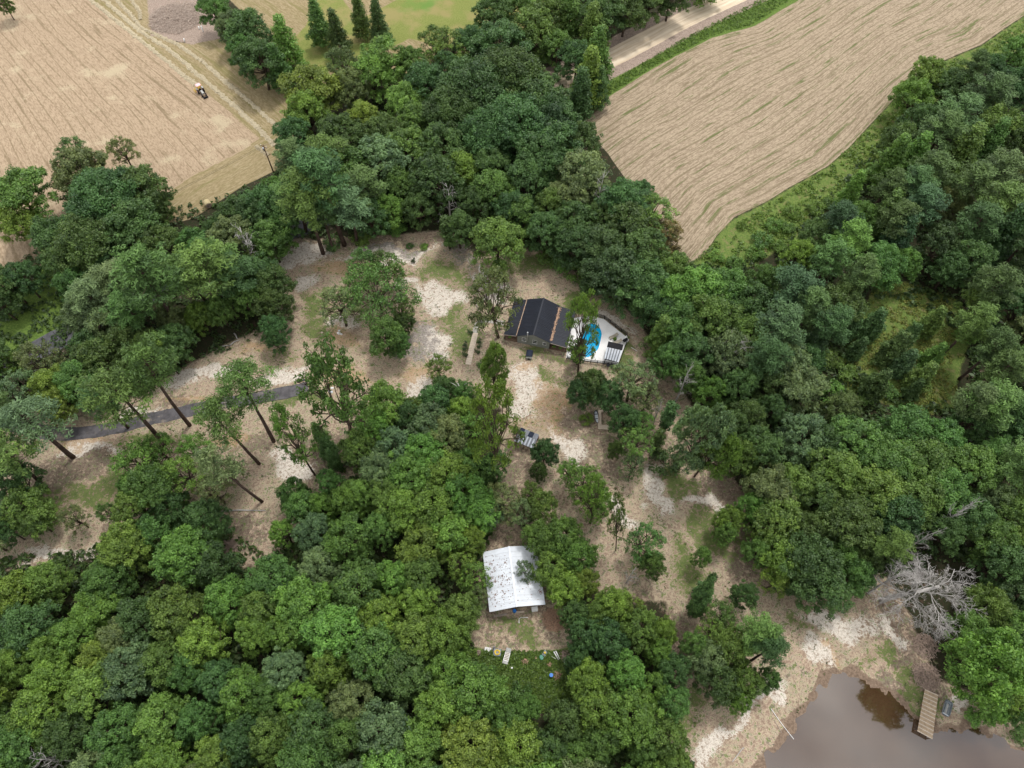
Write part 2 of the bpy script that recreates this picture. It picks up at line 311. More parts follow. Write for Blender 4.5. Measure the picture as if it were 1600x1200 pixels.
def ground_material():
    g = G('ground_surface')
    A = g.sep(g.attr('maskA', 'Vector')); B = g.sep(g.attr('maskB', 'Vector')); C = g.sep(g.attr('maskC', 'Vector')); D = g.sep(g.attr('maskD', 'Vector')); E = g.sep(g.attr('maskE', 'Vector'))
    row = g.attr('row'); xyz = g.sep(g.pos())
    nb = g.noise(.12, 4, .55); nm = g.noise(.6, 5, .65); nf = g.noise(3.2, 5, .7); nff = g.noise(11, 3, .7)
    nmix = g.ma('ADD', g.ma('ADD', g.ma('MULTIPLY', nm, .45), g.ma('MULTIPLY', nf, .33)), g.ma('MULTIPLY', g.noise(.25, 3, .5), .22))
    def edge(mask, amp=.55, a=.42, b=.58):
        k = g.ma('ADD', mask, g.ma('MULTIPLY', g.ma('SUBTRACT', nmix, .5), amp))
        return g.mr(k, a, b)
    # floor of the wood
    c = g.mix(g.mr(nf, .38, .62), (.045, .034, .020), (.022, .034, .012))
    c = g.mix(g.mr(nm, .55, .7), c, (.085, .055, .036))
    nY = g.noise(.75, 9, .78, None, .6); nZ = g.noise(1.9, 8, .8, None, .4)
    def yedge(mask, amp, a, b, n=None):
        return g.mr(g.ma('ADD', mask, g.ma('MULTIPLY', g.ma('SUBTRACT', nY if n is None else n, .5), amp)), a, b)
    # sandy yard
    spk = g.mr(nff, .42, .62)
    sand = g.mix(g.mr(nZ, .44, .56), (.26, .19, .13), (.50, .40, .275))
    sand = g.mix(g.mr(nY, .50, .57, 0, .8), sand, (.62, .52, .37))
    sand = g.mix(g.mr(nff, .30, .42, .65, 0), sand, (.12, .09, .06))
    sand = g.mix(g.mr(g.noise(.09, 4, .6), .44, .6, 0, .5), sand, g.mix(1.0, sand, (1.22, 1.16, 1.20), 'MULTIPLY'))
    litter_shade = g.mix(g.mr(nZ, .42, .58), (.15, .11, .078), (.30, .225, .165))
    litter_shade = g.mix(g.mr(nff, .58, .70, 0, .6), litter_shade, (.38, .30, .23))
    white = g.mix(g.mr(nZ, .40, .54), (.40, .33, .25), (.74, .67, .56))
    white = g.mix(g.mr(nff, .34, .50, .75, 0), white, (.19, .15, .105))
    grey = g.mix(g.mr(nf, .35, .62), (.17, .145, .125), (.36, .32, .28))
    orange = g.mix(g.mr(nf, .35, .65), (.36, .22, .115), (.52, .36, .20))
    lawn = g.mix(g.mr(nZ, .40, .60), (.075, .115, .030), (.16, .19, .062))
    lawn = g.mix(g.mr(nm, .56, .72, 0, .75), lawn, (.29, .24, .13))
    lawn = g.mix(g.mr(nff, .66, .74, 0, .7), lawn, (.42, .35, .22))
    c = g.mix(edge(A[0], .5), c, sand)
    c = g.mix(yedge(B[1], 4.0, .44, .60), c, litter_shade)
    c = g.mix(yedge(C[0], 4.6, .52, .70, g.ma('ADD', g.ma('MULTIPLY', nY, .45), g.ma('MULTIPLY', nZ, .55))), c, white)
    c = g.mix(g.ma('MULTIPLY', yedge(C[1], 4.0, .38, .85), .7), c, orange)
    c = g.mix(g.ma('MULTIPLY', yedge(D[0], 4.0, .40, .75), .85), c, grey)
    c = g.mix(yedge(A[1], 5.2, .49, .66, g.ma('ADD', g.ma('MULTIPLY', nY, .4), g.ma('MULTIPLY', nZ, .6))), c, lawn)
    # fields
    rv = g.comb(g.ma('MULTIPLY', row, 1.0), g.ma('MULTIPLY', xyz[0], .05), g.ma('MULTIPLY', xyz[1], .05))
    r1 = g.noise(.95, 4, .62, rv); r2 = g.noise(3.3, 3, .6, rv)
    rw = g.comb(row, g.ma('MULTIPLY', xyz[0], .35), g.ma('MULTIPLY', xyz[1], .35)); r3 = g.noise(2.6, 4, .7, rw)
    hay = g.mix(g.mr(r3, .35, .62), (.30, .218, .135), (.455, .345, .225))
    lv = g.comb(g.ma('MULTIPLY', row, .30), g.ma('MULTIPLY', xyz[0], .022), g.ma('MULTIPLY', xyz[1], .022)); ln = g.noise(1.0, 3, .55, lv)
    brk = g.noise(1.0, 4, .6, g.comb(g.ma('MULTIPLY', row, .55), g.ma('MULTIPLY', xyz[0], .11), g.ma('MULTIPLY', xyz[1], .11)))
    def rows(sp, wd, warp, b0, b1):
        k = g.ma('PINGPONG', g.ma('ADD', g.ma('DIVIDE', row, sp), g.ma('ADD', g.ma('MULTIPLY', ln, warp), g.ma('MULTIPLY', nf, .25))), .5)
        return g.ma('MULTIPLY', g.mr(k, 0, wd, 1, 0), g.mr(brk, b0, b1))
    hay = g.mix(g.ma('MULTIPLY', rows(2.9, .13, 2.0, .32, .52), .75), hay, (.19, .14, .075))
    hay = g.mix(g.ma('MULTIPLY', rows(.95, .2, 1.2, .45, .6), .35), hay, (.22, .165, .10))
    hay = g.mix(g.mr(g.ma('ADD', g.ma('MULTIPLY', r2, .7), g.ma('MULTIPLY', nf, .3)), .57, .65, 0, .45), hay, (.24, .18, .105))
    hay = g.mix(g.mr(g.ma('ADD', nb, g.ma('MULTIPLY', nf, .55)), .84, .98, 0, .8), hay, (.60, .50, .33))
    hay = g.mix(g.mr(nb, .56, .72, 0, .35), hay, (.30, .24, .14))
    swath = g.mix(g.mr(r3, .35, .65), (.25, .195, .095), (.36, .285, .16))
    swath = g.mix(g.mr(r1, .5, .62, 0, .7), swath, (.21, .185, .07))
    swath = g.mix(g.mr(r2, .60, .68, 0, .5), swath, (.46, .38, .24))
    c = g.mix(edge(A[2], .25), c, hay)
    c = g.mix(edge(D[1], .25), c, swath)
    stub = g.mix(g.mr(r3, .36, .62), (.27, .205, .135), (.42, .335, .225))
    stub = g.mix(g.mr(nf, .58, .68, 0, .65), stub, (.56, .475, .335))
    stub = g.mix(g.mr(r2, .55, .64, 0, .6), stub, (.185, .135, .085))
    stub = g.mix(g.ma('MULTIPLY', rows(1.9, .17, 2.2, .30, .52), .72), stub, (.165, .13, .07))
    stub = g.mix(g.ma('MULTIPLY', rows(3.8, .17, 2.2, .47, .58), .9), stub, (.11, .135, .04))
    stub = g.mix(g.ma('MULTIPLY', rows(.62, .2, 1.2, .40, .6), .35), stub, (.19, .145, .09))
    stub = g.mix(g.mr(g.ma('ADD', g.ma('MULTIPLY', nm, .6), g.ma('MULTIPLY', nf, .4)), .60, .66, 0, .5), stub, (.13, .14, .045))
    c = g.mix(edge(B[2], .25), c, stub)
    # grass
    mead = g.mix(g.mr(nf, .35, .65), (.16, .20, .045), (.25, .26, .075))
    mead = g.mix(g.mr(nb, .45, .62, 0, .8), mead, (.30, .25, .10))
    mead = g.mix(g.mr(g.noise(.08, 3, .5), .55, .68, 0, .8), mead, (.12, .24, .045))
    c = g.mix(edge(E[0], .4), c, mead)
    ver = g.mix(g.mr(nf, .35, .65), (.07, .125, .022), (.15, .22, .045))
    ver = g.mix(g.mr(nm, .60, .75, 0, .7), ver, (.21, .18, .10))
    c = g.mix(edge(C[2], .5), c, ver)
    mar = g.mix(g.mr(nf, .35, .65), (.085, .145, .030), (.165, .215, .052))
    mar = g.mix(g.mr(nm, .5, .68, 0, .7), mar, (.24, .19, .09))
    c = g.mix(edge(E[1], .6), c, mar)
    # brush strip between road and verge, then the road
    c = g.mix(edge(E[2], .5), c, g.mix(g.mr(nf, .35, .65), (.24, .18, .135), (.42, .33, .26)))
    road = g.mix(g.mr(g.noise(.5, 5, .6, g.comb(g.ma('MULTIPLY', g.attr('roadc'), 2.4), g.ma('MULTIPLY', xyz[0], .12), 0.0)), .35, .65), (.58, .45, .30), (.78, .66, .48))
    road = g.mix(g.mr(nf, .55, .7, 0, .5), road, (.76, .63, .46))
    c = g.mix(edge(B[0], .35, .45, .55), c, road)
    c = g.mix(edge(D[2], .45), c, g.mix(g.mr(nf, .35, .65), (.15, .105, .072), (.27, .195, .135)))
    h = g.ma('ADD', g.ma('MULTIPLY', nf, .6), g.ma('MULTIPLY', nff, .4))
    c = g.mix(1.0, c, (.90, .905, .94), 'MULTIPLY')
    return g.done(g.pr(c, .92, .15, 0.0, g.bump(h, .55, .22)))

GM = ground_material()
HG1 = W(smooth_line([(60, -160), (100, -60), (143, 0), (207, 55), (307, 131), (400, 213), (470, 275), (540, 340)], 5))
HG2 = W(smooth_line([(-330, -160), (-160, 20), (-50, 150), (20, 290), (70, 420), (100, 520)], 5))
HH = W([(200, 380), (262, 352), (330, 304), (400, 268), (470, 222), (560, 160)])
def surface(X, Y):
    """all masks at ground points"""
    m = {}
    def pm(poly, soft=1.2): return np.clip(.5 + poly_sd(X, Y, poly) / (2 * soft), 0, 1)
    m['sand'] = pm(YARD, 2.5); barn = pm(BARNC, 2)
    m['sand'] = np.maximum(m['sand'], barn)
    inyard = np.clip(m['sand'] * 1.4, 0, 1)
    out = .35
    m['lawn'] = np.maximum(blobs(X, Y, LAWN_B), .45 * barn) * np.clip(inyard + out, 0, 1)
    m['lawn'] = np.maximum(.95 * m['lawn'], .445 * inyard)
    m['litter_shade'] = np.maximum(np.maximum(.85 * blobs(X, Y, BROWN_B) * inyard, .27 * inyard), .5 * barn)
    m['white'] = np.maximum(blobs(X, Y, WHITE_B) * inyard, .43 * inyard)
    m['orange'] = blobs(X, Y, ORANGE_B) * inyard; m['grey'] = blobs(X, Y, GREY_B) * inyard
    m['lawn'] *= 1 - .8 * m['white'] ** 2
    m['hay'] = np.maximum(pm(HAY, .8), np.maximum(pm(HAY2, .8), pm(W([(300, -60), (225, -230), (900, -230), (900, 40), (800, 90), (640, 120), (520, 140), (440, 110), (380, 20)]), 2))); m['stub'] = pm(STUB, .6)
    m['mead'] = pm(MEAD, 1.5); m['verge'] = pm(VERGE, 1); m['verge'] = np.maximum(m['verge'], np.maximum(pm(LEFTV, 2), pm(WEEDY, 1.5)))
    m['margin'] = np.maximum(pm(MARGIN, 2.4), pm(CLEAR, 2.5))
    dr, sg = line_sd(X, Y, ROADT); m['roadc'] = dr * sg
    m['road'] = np.clip(.5 + (3.3 - dr) / 1.2, 0, 1) * (X > P(690, 226)[0]); m['strip'] = np.maximum(np.clip(.5 + (6.6 - dr) / 3, 0, 1) * (X > P(690, 226)[0]), pm(W([(225, -60), (345, -60), (345, 60), (300, 70), (235, 55)]), 2))
    dh1, s1 = line_sd(X, Y, HG1); dh2, s2 = line_sd(X, Y, HG2); dh3, s3 = line_sd(X, Y, HH)
    left = s1 < 0
    sideL = (dh1 * s1)
    rowL = 62 * dh1 / (dh1 + dh2 + 1e-6)
    inner = sideL * HG_SIGN > 0
    row = np.where(inner, rowL, -dh1)
    head = dh3 < 8.5
    m['swath'] = m['hay'] * np.clip(np.where(head & (dh3 < 8.2), 1, np.where(inner, 0, 1)), 0, 1)
    row = np.where(head, 200 + dh3, row)
    d1, _ = line_sd(X, Y, W([(850, 215), (900, 183), (956, 146), (1020, 106), (1066, 78), (1112, 58), (1180, 38), (1245, 0), (1340, -70), (1420, -230)]))
    d2, _ = line_sd(X, Y, W([(2000, -230), (1700, -40), (1600, 24), (1533, 70), (1497, 84), (1453, 104), (1413, 137), (1373, 180), (1327, 230), (1293, 260), (1233, 293), (1200, 314), (1147, 340), (1098, 402), (1060, 450)]))
    rs = 60 * d1 / (d1 + d2 + 1e-6)
    m['row'] = np.where(m['stub'] > .05, rs + 400, row)
    dp = -poly_sd(X, Y, POND); m['mud'] = np.clip(.5 + (.9 + 1.2 * vnoise(X, Y, 2.6, 8) + .7 * vnoise(X, Y, .9, 18) - dp) / 1.8, 0, 1)
    return m
# which side of the first windrow the raked rows lie on
_t = P(150, 150); _d, _s = line_sd(np.array([_t[0]]), np.array([_t[1]]), HG1); HG_SIGN = float(_s[0])

GX0, GX1, GY0, GY1, GS = -180.0, 180.0, -22.0, 236.0, .5
nx = int((GX1 - GX0) / GS) + 1; ny = int((GY1 - GY0) / GS) + 1
gx = np.linspace(GX0, GX1, nx); gy = np.linspace(GY0, GY1, ny); XX, YY = np.meshgrid(gx, gy); XF = XX.ravel(); YF = YY.ravel()
ZF = height(XF, YF); S = surface(XF, YF)
ZF = ZF + .16 * np.where(S['hay'] > .5, 0, 1) * 0
def pack(a, b, c, idx): return np.stack([S[a][idx] if a else np.zeros(len(idx)), S[b][idx] if b else np.zeros(len(idx)), S[c][idx] if c else np.zeros(len(idx)), np.ones(len(idx))], 1)
def ground_attrs(idx):
    return {'maskA': ('FLOAT_COLOR', 'POINT', pack('sand', 'lawn', 'hay', idx)), 'maskB': ('FLOAT_COLOR', 'POINT', pack('road', 'litter_shade', 'stub', idx)),
            'maskC': ('FLOAT_COLOR', 'POINT', pack('white', 'orange', 'verge', idx)), 'maskD': ('FLOAT_COLOR', 'POINT', pack('grey', 'swath', 'mud', idx)),
            'maskE': ('FLOAT_COLOR', 'POINT', pack('mead', 'margin', 'strip', idx)), 'row': ('FLOAT', 'POINT', S['row'][idx]), 'roadc': ('FLOAT', 'POINT', S['roadc'][idx])}
ii = (np.arange(ny - 1)[:, None] * nx + np.arange(nx - 1)[None, :]).ravel()
QD = np.stack([ii, ii + 1, ii + nx + 1, ii + nx], 1)
zone = np.zeros(len(ii), int)
for k, key in enumerate(('sand', 'hay', 'stub', 'mead', 'margin', 'road')): zone[S[key][ii] > .5] = k + 1
for k, name in enumerate(('ground', 'sandy_yard', 'hay_field', 'stubble_field', 'meadow', 'grass_margin', 'dirt_road')):
    q = QD[zone == k]; idx, inv = np.unique(q.ravel(), return_inverse=True)
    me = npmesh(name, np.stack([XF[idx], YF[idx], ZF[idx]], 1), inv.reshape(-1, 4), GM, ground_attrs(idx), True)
    link(name, me, kind='structure')
# the land beyond, out to the horizon
rg = []; rq = []
xs = [-3000, -1200, -500, GX0, 0, GX1, 500, 1200, 3000]; ys = [-3000, -1200, -400, GY0, 100, GY1, 500, 1300, 3500]
for j in range(len(ys) - 1):
    for i in range(len(xs) - 1):
        if GX0 <= xs[i] < GX1 and GY0 <= ys[j] < GY1: continue
        n = len(rg); z = -.35
        rg += [(xs[i], ys[j], z), (xs[i + 1], ys[j], z), (xs[i + 1], ys[j + 1], z), (xs[i], ys[j + 1], z)]; rq.append((n, n + 1, n + 2, n + 3))
me = npmesh('terrain', np.array(rg, float), np.array(rq), GM); link('terrain', me, kind='structure')

# pond water
g = G('pond_water'); c = g.mix(g.mr(g.noise(.11, 3, .5), .35, .65), (.048, .025, .011), (.066, .038, .020))
p = g.pr(c, .05, .5, 0.0, g.bump(g.noise(1.6, 2, .5), .03, .02)); p.inputs['IOR'].default_value = 2.1; MAT['pond'] = g.done(p)
mb = MB(); pw = poly_sd; xs0 = [a for a, b in POND]; ys0 = [b for a, b in POND]
mb.quad((min(xs0) - 3, min(ys0) - 3, WATER_Z), (max(xs0) + 3, min(ys0) - 3, WATER_Z), (max(xs0) + 3, max(ys0) + 2, WATER_Z), (min(xs0) - 3, max(ys0) + 2, WATER_Z))
mb.build('pond_water', MAT['pond'], kind='structure')

# asphalt ribbons
def ribbon(name, pts, wd, mat, z=.05, n=5, kind='structure', th=.12, px=True):
    q = smooth_line([P(x, y)[:2] for x, y in pts] if px else pts, n); V = []; F = []
    q = [np.array(a) for a in q]
    for i, a in enumerate(q):
        d = q[min(i + 1, len(q) - 1)] - q[max(i - 1, 0)]; d /= np.linalg.norm(d); nrm = np.array((-d[1], d[0]))
        ww = wd * (1 + .05 * math.sin(i * 1.3) + .03 * math.sin(i * 2.9))
        l = a + nrm * ww / 2; r = a - nrm * ww / 2; zz = max(gz(*a), gz(*l), gz(*r)) + z
        V += [(*l, zz), (*r, zz), (*l, zz - th - .35), (*r, zz - th - .35)]
    for i in range(len(q) - 1):
        a = i * 4; b = a + 4
        F += [(a, a + 1, b + 1, b), (a, b, b + 2, a + 2), (a + 1, a + 3, b + 3, b + 1)]
    mb = MB(); mb.v = V; mb.f = F
    o = mb.build(name, mat, kind=kind); return o
def asphalt(name, base, dirt):
    g = G(name); a = g.noise(.8, 5, .65); b = g.noise(14, 2, .6)
    c = g.mix(g.mr(a, .35, .65), tuple(x * .75 for x in base), tuple(x * 1.3 for x in base))
    c = g.mix(g.mr(b, .6, .75, 0, .5), c, tuple(x * 1.8 for x in base))
    c = g.mix(g.mr(g.noise(.35, 6, .7), dirt, dirt + .14, 0, .75), c, (.30, .25, .19))
    return g.done(g.pr(c, .85, .25, 0.0, g.bump(b, .3, .02)))
MAT['asphalt'] = asphalt('road_asphalt', (.085, .085, .092), .62); MAT['drive'] = asphalt('worn_driveway_asphalt', (.085, .080, .084), .54)
ribbon('asphalt_road', [(-260, 640), (-60, 598), (0, 574), (75, 538), (130, 508), (205, 472), (300, 430), (380, 396), (440, 368), (478, 352), (540, 325), (640, 262), (700, 222)], 5.2, MAT['asphalt'], .03)
ribbon('asphalt_driveway', [(-120, 640), (-10, 657), (60, 674), (100, 679), (150, 674), (190, 667), (230, 656), (260, 650), (300, 641), (340, 632), (400, 622), (450, 613), (482, 606)], 2.7, MAT['drive'], .03)

# ------------------------------------------------------------ tree prototypes
def quads_from(C, N, L, Wd, rs, fold=.0):
    """leaf rhombi at centres C facing N"""
    n = len(C); T = rs.randn(n, 3); T -= (T * N).sum(1)[:, None] * N; T /= np.linalg.norm(T, axis=1)[:, None] + 1e-9
    B = np.cross(N, T); L = L[:, None]; Wd = Wd[:, None]
    V = np.stack([C - T * L, C - B * Wd + N * fold * Wd, C + T * L, C + B * Wd + N * fold * Wd], 1).reshape(-1, 3)
    return V, np.arange(n * 4).reshape(-1, 4)
def nrmz(a): return a / (np.linalg.norm(a, axis=1)[:, None] + 1e-9)
def sphere_pts(n, rs, zmin=-1.0):
    z = rs.uniform(zmin, 1, n); a = rs.uniform(0, 2 * np.pi, n); r = np.sqrt(1 - z * z); return np.stack([r * np.cos(a), r * np.sin(a), z], 1)
def puff_leaves(cl, per, leaf, rs, up=.45, jit=.55, zmin=-.45, aspect=.62):
    """cl: clusters (x,y,z,r,var)"""
    Cs = []; Ns = []; Vv = []; Ls = []
    for x, y, z, r, v in cl:
        k = max(8, int(per * (r / cl[:, 3].mean()) ** 2)); d = sphere_pts(k, rs, zmin)
        rad = r * (1.16 - .68 * rs.rand(k) ** 1.4)
        rough = 1 + .22 * np.sin(5 * d[:, 0] + v * 20) * np.sin(6 * d[:, 1] + v * 31) + .12 * np.sin(11 * d[:, 2] + 9 * d[:, 0])
        c = np.array((x, y, z)) + d * (rad * rough)[:, None] * np.array((1, 1, .8))
        nn = nrmz(d + np.array((0, 0, up)) + rs.randn(k, 3) * jit)
        Cs.append(c); Ns.append(nn)
        Vv.append(np.stack([np.clip(v + rs.uniform(-.28, .28, k), 0, 1), np.clip((rs.rand(k) - .72) * 3 + (v > .8) * .3, 0, 1), np.zeros(k), np.ones(k)], 1))
        Ls.append(leaf * rs.uniform(.7, 1.35, k))
    C = np.concatenate(Cs); N = np.concatenate(Ns); v = np.concatenate(Vv); L = np.concatenate(Ls)
    V, Q = quads_from(C, N, L, L * aspect, rs, .25)
    return V, Q, v
def crown_mesh(name, cl, per, leaf, rs, mat, **k):
    V, Q, v = puff_leaves(np.array(cl), per, leaf, rs, **k)
    return npmesh(name, V, Q, mat, {'leafvar': ('FLOAT_COLOR', 'FACE', v)})
def limb(mb, a, b, r0, r1, rs, bend=.12, n=4, sides=5):
    a = np.array(a, float); b = np.array(b, float); L = np.linalg.norm(b - a); o = rs.randn(3) * bend * L
    pts = []
    for i in range(n + 1):
        t = i / n; pts.append(a + (b - a) * t + o * math.sin(t * math.pi) + rs.randn(3) * bend * L * .12 * (0 < i < n))
    mb.tube(pts, [r0 + (r1 - r0) * (i / n) for i in range(n + 1)], sides)
    return pts
def broad(seed, dense=1.0, Rr=5.0, Ht=12.0, lobes=11, flat=1.0, per=58, cpl=15, leaf=.19):
    """broad crown of lobes, each lobe of leaf puffs. Returns trunk mesh, crown mesh"""
    rs = np.random.RandomState(seed); cl = []; mb = MB(); zc = Ht * .60
    lean = rs.randn(2) * .4
    mb_tr = limb(mb, (0, 0, -.5), (lean[0], lean[1], Ht * .5), .026 * Ht, .015 * Ht, rs, .02, 4, 8)
    lob = [(lean[0] * .5, lean[1] * .5, Ht - Rr * .42, Rr * .42)]
    a0 = rs.rand() * 6
    for i in range(lobes):
        a = a0 + i * 2.4 + rs.randn() * .25; q = math.sqrt((i + .7) / lobes); rr = Rr * (.20 + .56 * q) * rs.uniform(.82, 1.16)
        lr = Rr * (rs.uniform(.20, .36) if lobes > 13 else rs.uniform(.25, .40)); z = Ht - lr - (rr / Rr) ** 2 * Ht * .34 * flat - rs.rand() * .14 * Ht
        lob.append((rr * math.cos(a), rr * math.sin(a), z, lr))
    for i in range(int(lobes * .55)):
        a = a0 + .9 + i * 2 * math.pi / int(lobes * .55) + rs.randn() * .2; rr = Rr * rs.uniform(.60, .80)
        lob.append((rr * math.cos(a), rr * math.sin(a), Ht * rs.uniform(.34, .48), Rr * rs.uniform(.22, .34)))
    for (x, y, z, lr) in lob:
        fork = (lean[0] * .9, lean[1] * .9, min(z * .8, Ht * rs.uniform(.28, .48)))
        limb(mb, fork, (x, y, z), .010 * Ht, .0035 * Ht, rs, .1, 4, 5)
        d = sphere_pts(int(cpl * dense), rs, -.35); bv = rs.uniform(.25, .7)
        for q in d:
            s = lr * rs.uniform(.72, 1.02); r = lr * rs.uniform(.26, .44)
            cl.append((x + q[0] * s, y + q[1] * s, z + q[2] * s * .78, r, np.clip(bv + rs.randn() * .16, 0, 1)))
            if dense < .8: limb(mb, (x, y, z), (x + q[0] * s, y + q[1] * s, z + q[2] * s * .78), .004 * Ht, .0016 * Ht, rs, .08, 2, 4)
    return mb.mesh('trunk', MAT['bark'], True), crown_mesh('crown', cl, per, leaf, rs, MAT['leaf']), Rr, Ht
def pine(seed, Rr=4.2, Ht=20.0, c0=.55, lobes=22, per=46, dens=1.0):
    rs = np.random.RandomState(seed); cl = []; mb = MB(); ln = rs.randn(2) * .5
    tp = limb(mb, (0, 0, -.5), (ln[0], ln[1], Ht * .97), .017 * Ht, .004 * Ht, rs, .008, 8, 8)
    for i in range(lobes):
        t = (i + .5) / lobes; z = Ht * (c0 + (1 - c0) * t); prof = math.sin(min(1, (1 - t) * 1.35 + .18) * math.pi * .5) * (1 - .25 * max(0, .35 - t) / .35)
        a = i * 2.4 + rs.randn() * .3; rr = Rr * prof * rs.uniform(.6, .9); s = (ln[0] * z / Ht, ln[1] * z / Ht)
        e = (s[0] + rr * math.cos(a), s[1] + rr * math.sin(a), z + rr * .12)
        limb(mb, (s[0], s[1], z - rr * .18), e, .0035 * Ht, .0012 * Ht, rs, .05, 3, 4)
        bv = rs.uniform(.25, .75)
        for k in range(int(7 * dens)):
            f = rs.uniform(.35, 1.08); o = rs.randn(3) * Rr * .11
            r = Rr * rs.uniform(.11, .19)
            cl.append((s[0] + rr * f * math.cos(a) + o[0], s[1] + rr * f * math.sin(a) + o[1], z + rr * .12 * f + o[2] * .6, r, np.clip(bv + rs.randn() * .12, 0, 1)))
    for k in range(6):
        o = rs.randn(3) * Rr * .14; cl.append((ln[0] + o[0], ln[1] + o[1], Ht * .97 + o[2], Rr * .16, .6))
    V, Q, v = puff_leaves(np.array(cl), per, .26, rs, up=.35, jit=.8, zmin=-.3, aspect=.26)
    v[:, 1] *= .3
    return mb.mesh('trunk', MAT['pinebark'], True), npmesh('crown', V, Q, MAT['needle'], {'leafvar': ('FLOAT_COLOR', 'FACE', v)}), Rr, Ht
def cone(seed, Rr=3.2, Ht=13.0, c0=.14, tiers=11, per=44, mat='leaf', pw=.8):
    rs = np.random.RandomState(seed); cl = []; mb = MB()
    limb(mb, (0, 0, -.5), (rs.randn() * .1, rs.randn() * .1, Ht * .97), .016 * Ht, .004 * Ht, rs, .006, 6, 7)
    for i in range(tiers):
        t = i / (tiers - 1); z = Ht * (c0 + (1 - c0) * t) ; rr = Rr * (1 - t) ** pw + .25
        nb = max(2, int(3 + 6 * (1 - t)))
        for k in range(nb):
            a = rs.rand() * .5 + 2 * math.pi * k / nb + i * 1.1; q = rr * rs.uniform(.55, .95); bv = rs.uniform(.3, .7)
            limb(mb, (0, 0, z - q * .25), (q * math.cos(a), q * math.sin(a), z + q * .08), .003 * Ht, .001 * Ht, rs, .04, 2, 4)
            for m in range(3):
                f = rs.uniform(.5, 1.05)
                cl.append((q * f * math.cos(a) + rs.randn() * .18, q * f * math.sin(a) + rs.randn() * .18, z + q * .1 * f + rs.randn() * .2, Rr * rs.uniform(.15, .25), np.clip(bv + rs.randn() * .14, 0, 1)))
    cl.append((0, 0, Ht, .35, .7))
    return mb.mesh('trunk', MAT['bark'], True), crown_mesh('crown', cl, per, .18, rs, MAT[mat]), Rr, Ht
def shrub(seed, Rr=2.0, Ht=2.2, n=26, per=60):
    rs = np.random.RandomState(seed); cl = []; mb = MB()
    for i in range(n):
        a = rs.rand() * 6.28; q = Rr * math.sqrt(rs.rand()) * .82; z = Ht * (.72 - .38 * (q / Rr) ** 2) * rs.uniform(.7, 1.1)
        cl.append((q * math.cos(a), q * math.sin(a), z, Rr * rs.uniform(.18, .30), rs.uniform(.2, .8)))
        if i < 8: limb(mb, (0, 0, -.2), (q * math.cos(a), q * math.sin(a), z), .05, .02, rs, .1, 2, 4)
    return mb.mesh('stem', MAT['bark'], True), crown_mesh('foliage', cl, per, .13, rs, MAT['leaf']), Rr, Ht
def column(seed, Rr=1.8, Ht=11.0):
    """trunk wrapped in climbing leaves, ragged"""
    rs = np.random.RandomState(seed); cl = []; mb = MB()
    tp = limb(mb, (0, 0, -.5), (.5, .3, Ht), .28, .08, rs, .02, 6, 7)
    for i in range(46):
        t = rs.rand() ** .8; z = Ht * (.06 + .94 * t); q = Rr * (.28 + .5 * math.sin(t * 3.0)) * rs.rand(); a = rs.rand() * 6.28
        cl.append((.5 * t + q * math.cos(a), .3 * t + q * math.sin(a), z, Rr * rs.uniform(.22, .38), rs.uniform(.2, .75)))
    return mb.mesh('trunk', MAT['bark'], True), crown_mesh('crown', cl, 56, .17, rs, MAT['leaf']), Rr, Ht
def dead(seed, Rr=5.0, Ht=14.0, n=9, depth=3, c0=.4, thick=1.0):
    rs = np.random.RandomState(seed); mb = MB(); br = MB()
    tp = limb(mb, (0, 0, -.5), (rs.randn() * .3, rs.randn() * .3, Ht * .72), .020 * Ht * thick, .009 * Ht * thick, rs, .015, 6, 8)
    def grow(p, d, L, r, k):
        d = d / np.linalg.norm(d); e = p + d * L
        pts = limb(br, p, e, r, r * .5, rs, .10, 4, 5 if k > 1 else 4)
        if k == 0: return
        for j in range(rs.randint(3, 6)):
            s = pts[min(len(pts) - 1, 1 + j)]; nd = d + rs.randn(3) * .62; nd[2] = nd[2] * .7 + .10
            grow(np.array(s), nd, L * rs.uniform(.42, .68), r * .48, k - 1)
    for i in range(n):
        t = c0 + (1 - c0) * (i / (n - 1)) ** .9; a = i * 2.4 + rs.randn() * .3; k = np.array(tp[-1]) * t / 1.0
        p = np.array(tp[min(len(tp) - 1, int(t * (len(tp) - 1)))]); el = .25 + .9 * t
        d = np.array((math.cos(a) * math.cos(el), math.sin(a) * math.cos(el), math.sin(el)))
        grow(p, d, Rr * (.62 - .12 * t), .0070 * Ht * thick, depth - 1)
    return mb.mesh('trunk', MAT['deadwood'], True), br.mesh('branch', MAT['deadwood'], True), Rr, Ht
PROTO = {
 'B': [broad(100 + i, 1.0, 5, 12, 15 + i % 5, [1, .75, 1.2][i % 3], 56, 11, .158) for i in range(10)],
 'O': [broad(150 + i, 1.1, 7.5, 15, 24, 1.0, 56, 13, .19) for i in range(4)],
 'L': [broad(200 + i, .6, 4.6, 12, 16, 1.1, 34, 11, .15) for i in range(4)],
 'W': [broad(270 + i, .5, 8.5, 13, 21, 1.0, 40, 12, .19) for i in range(2)],
 'P': [pine(300 + i) for i in range(4)],
 'T': [pine(340 + i, 4.6, 20, .60, 18, 40, .95) for i in range(4)],
 'J': [cone(360 + i, 2.6, 8.5, .12, 9, 46, 'needle', .7) for i in range(3)],
 'C': [cone(400 + i) for i in range(4)],
 'S': [shrub(500 + i) for i in range(4)],
 'I': [column(600 + i) for i in range(2)],
 'D': [dead(700 + i) for i in range(3)],
}
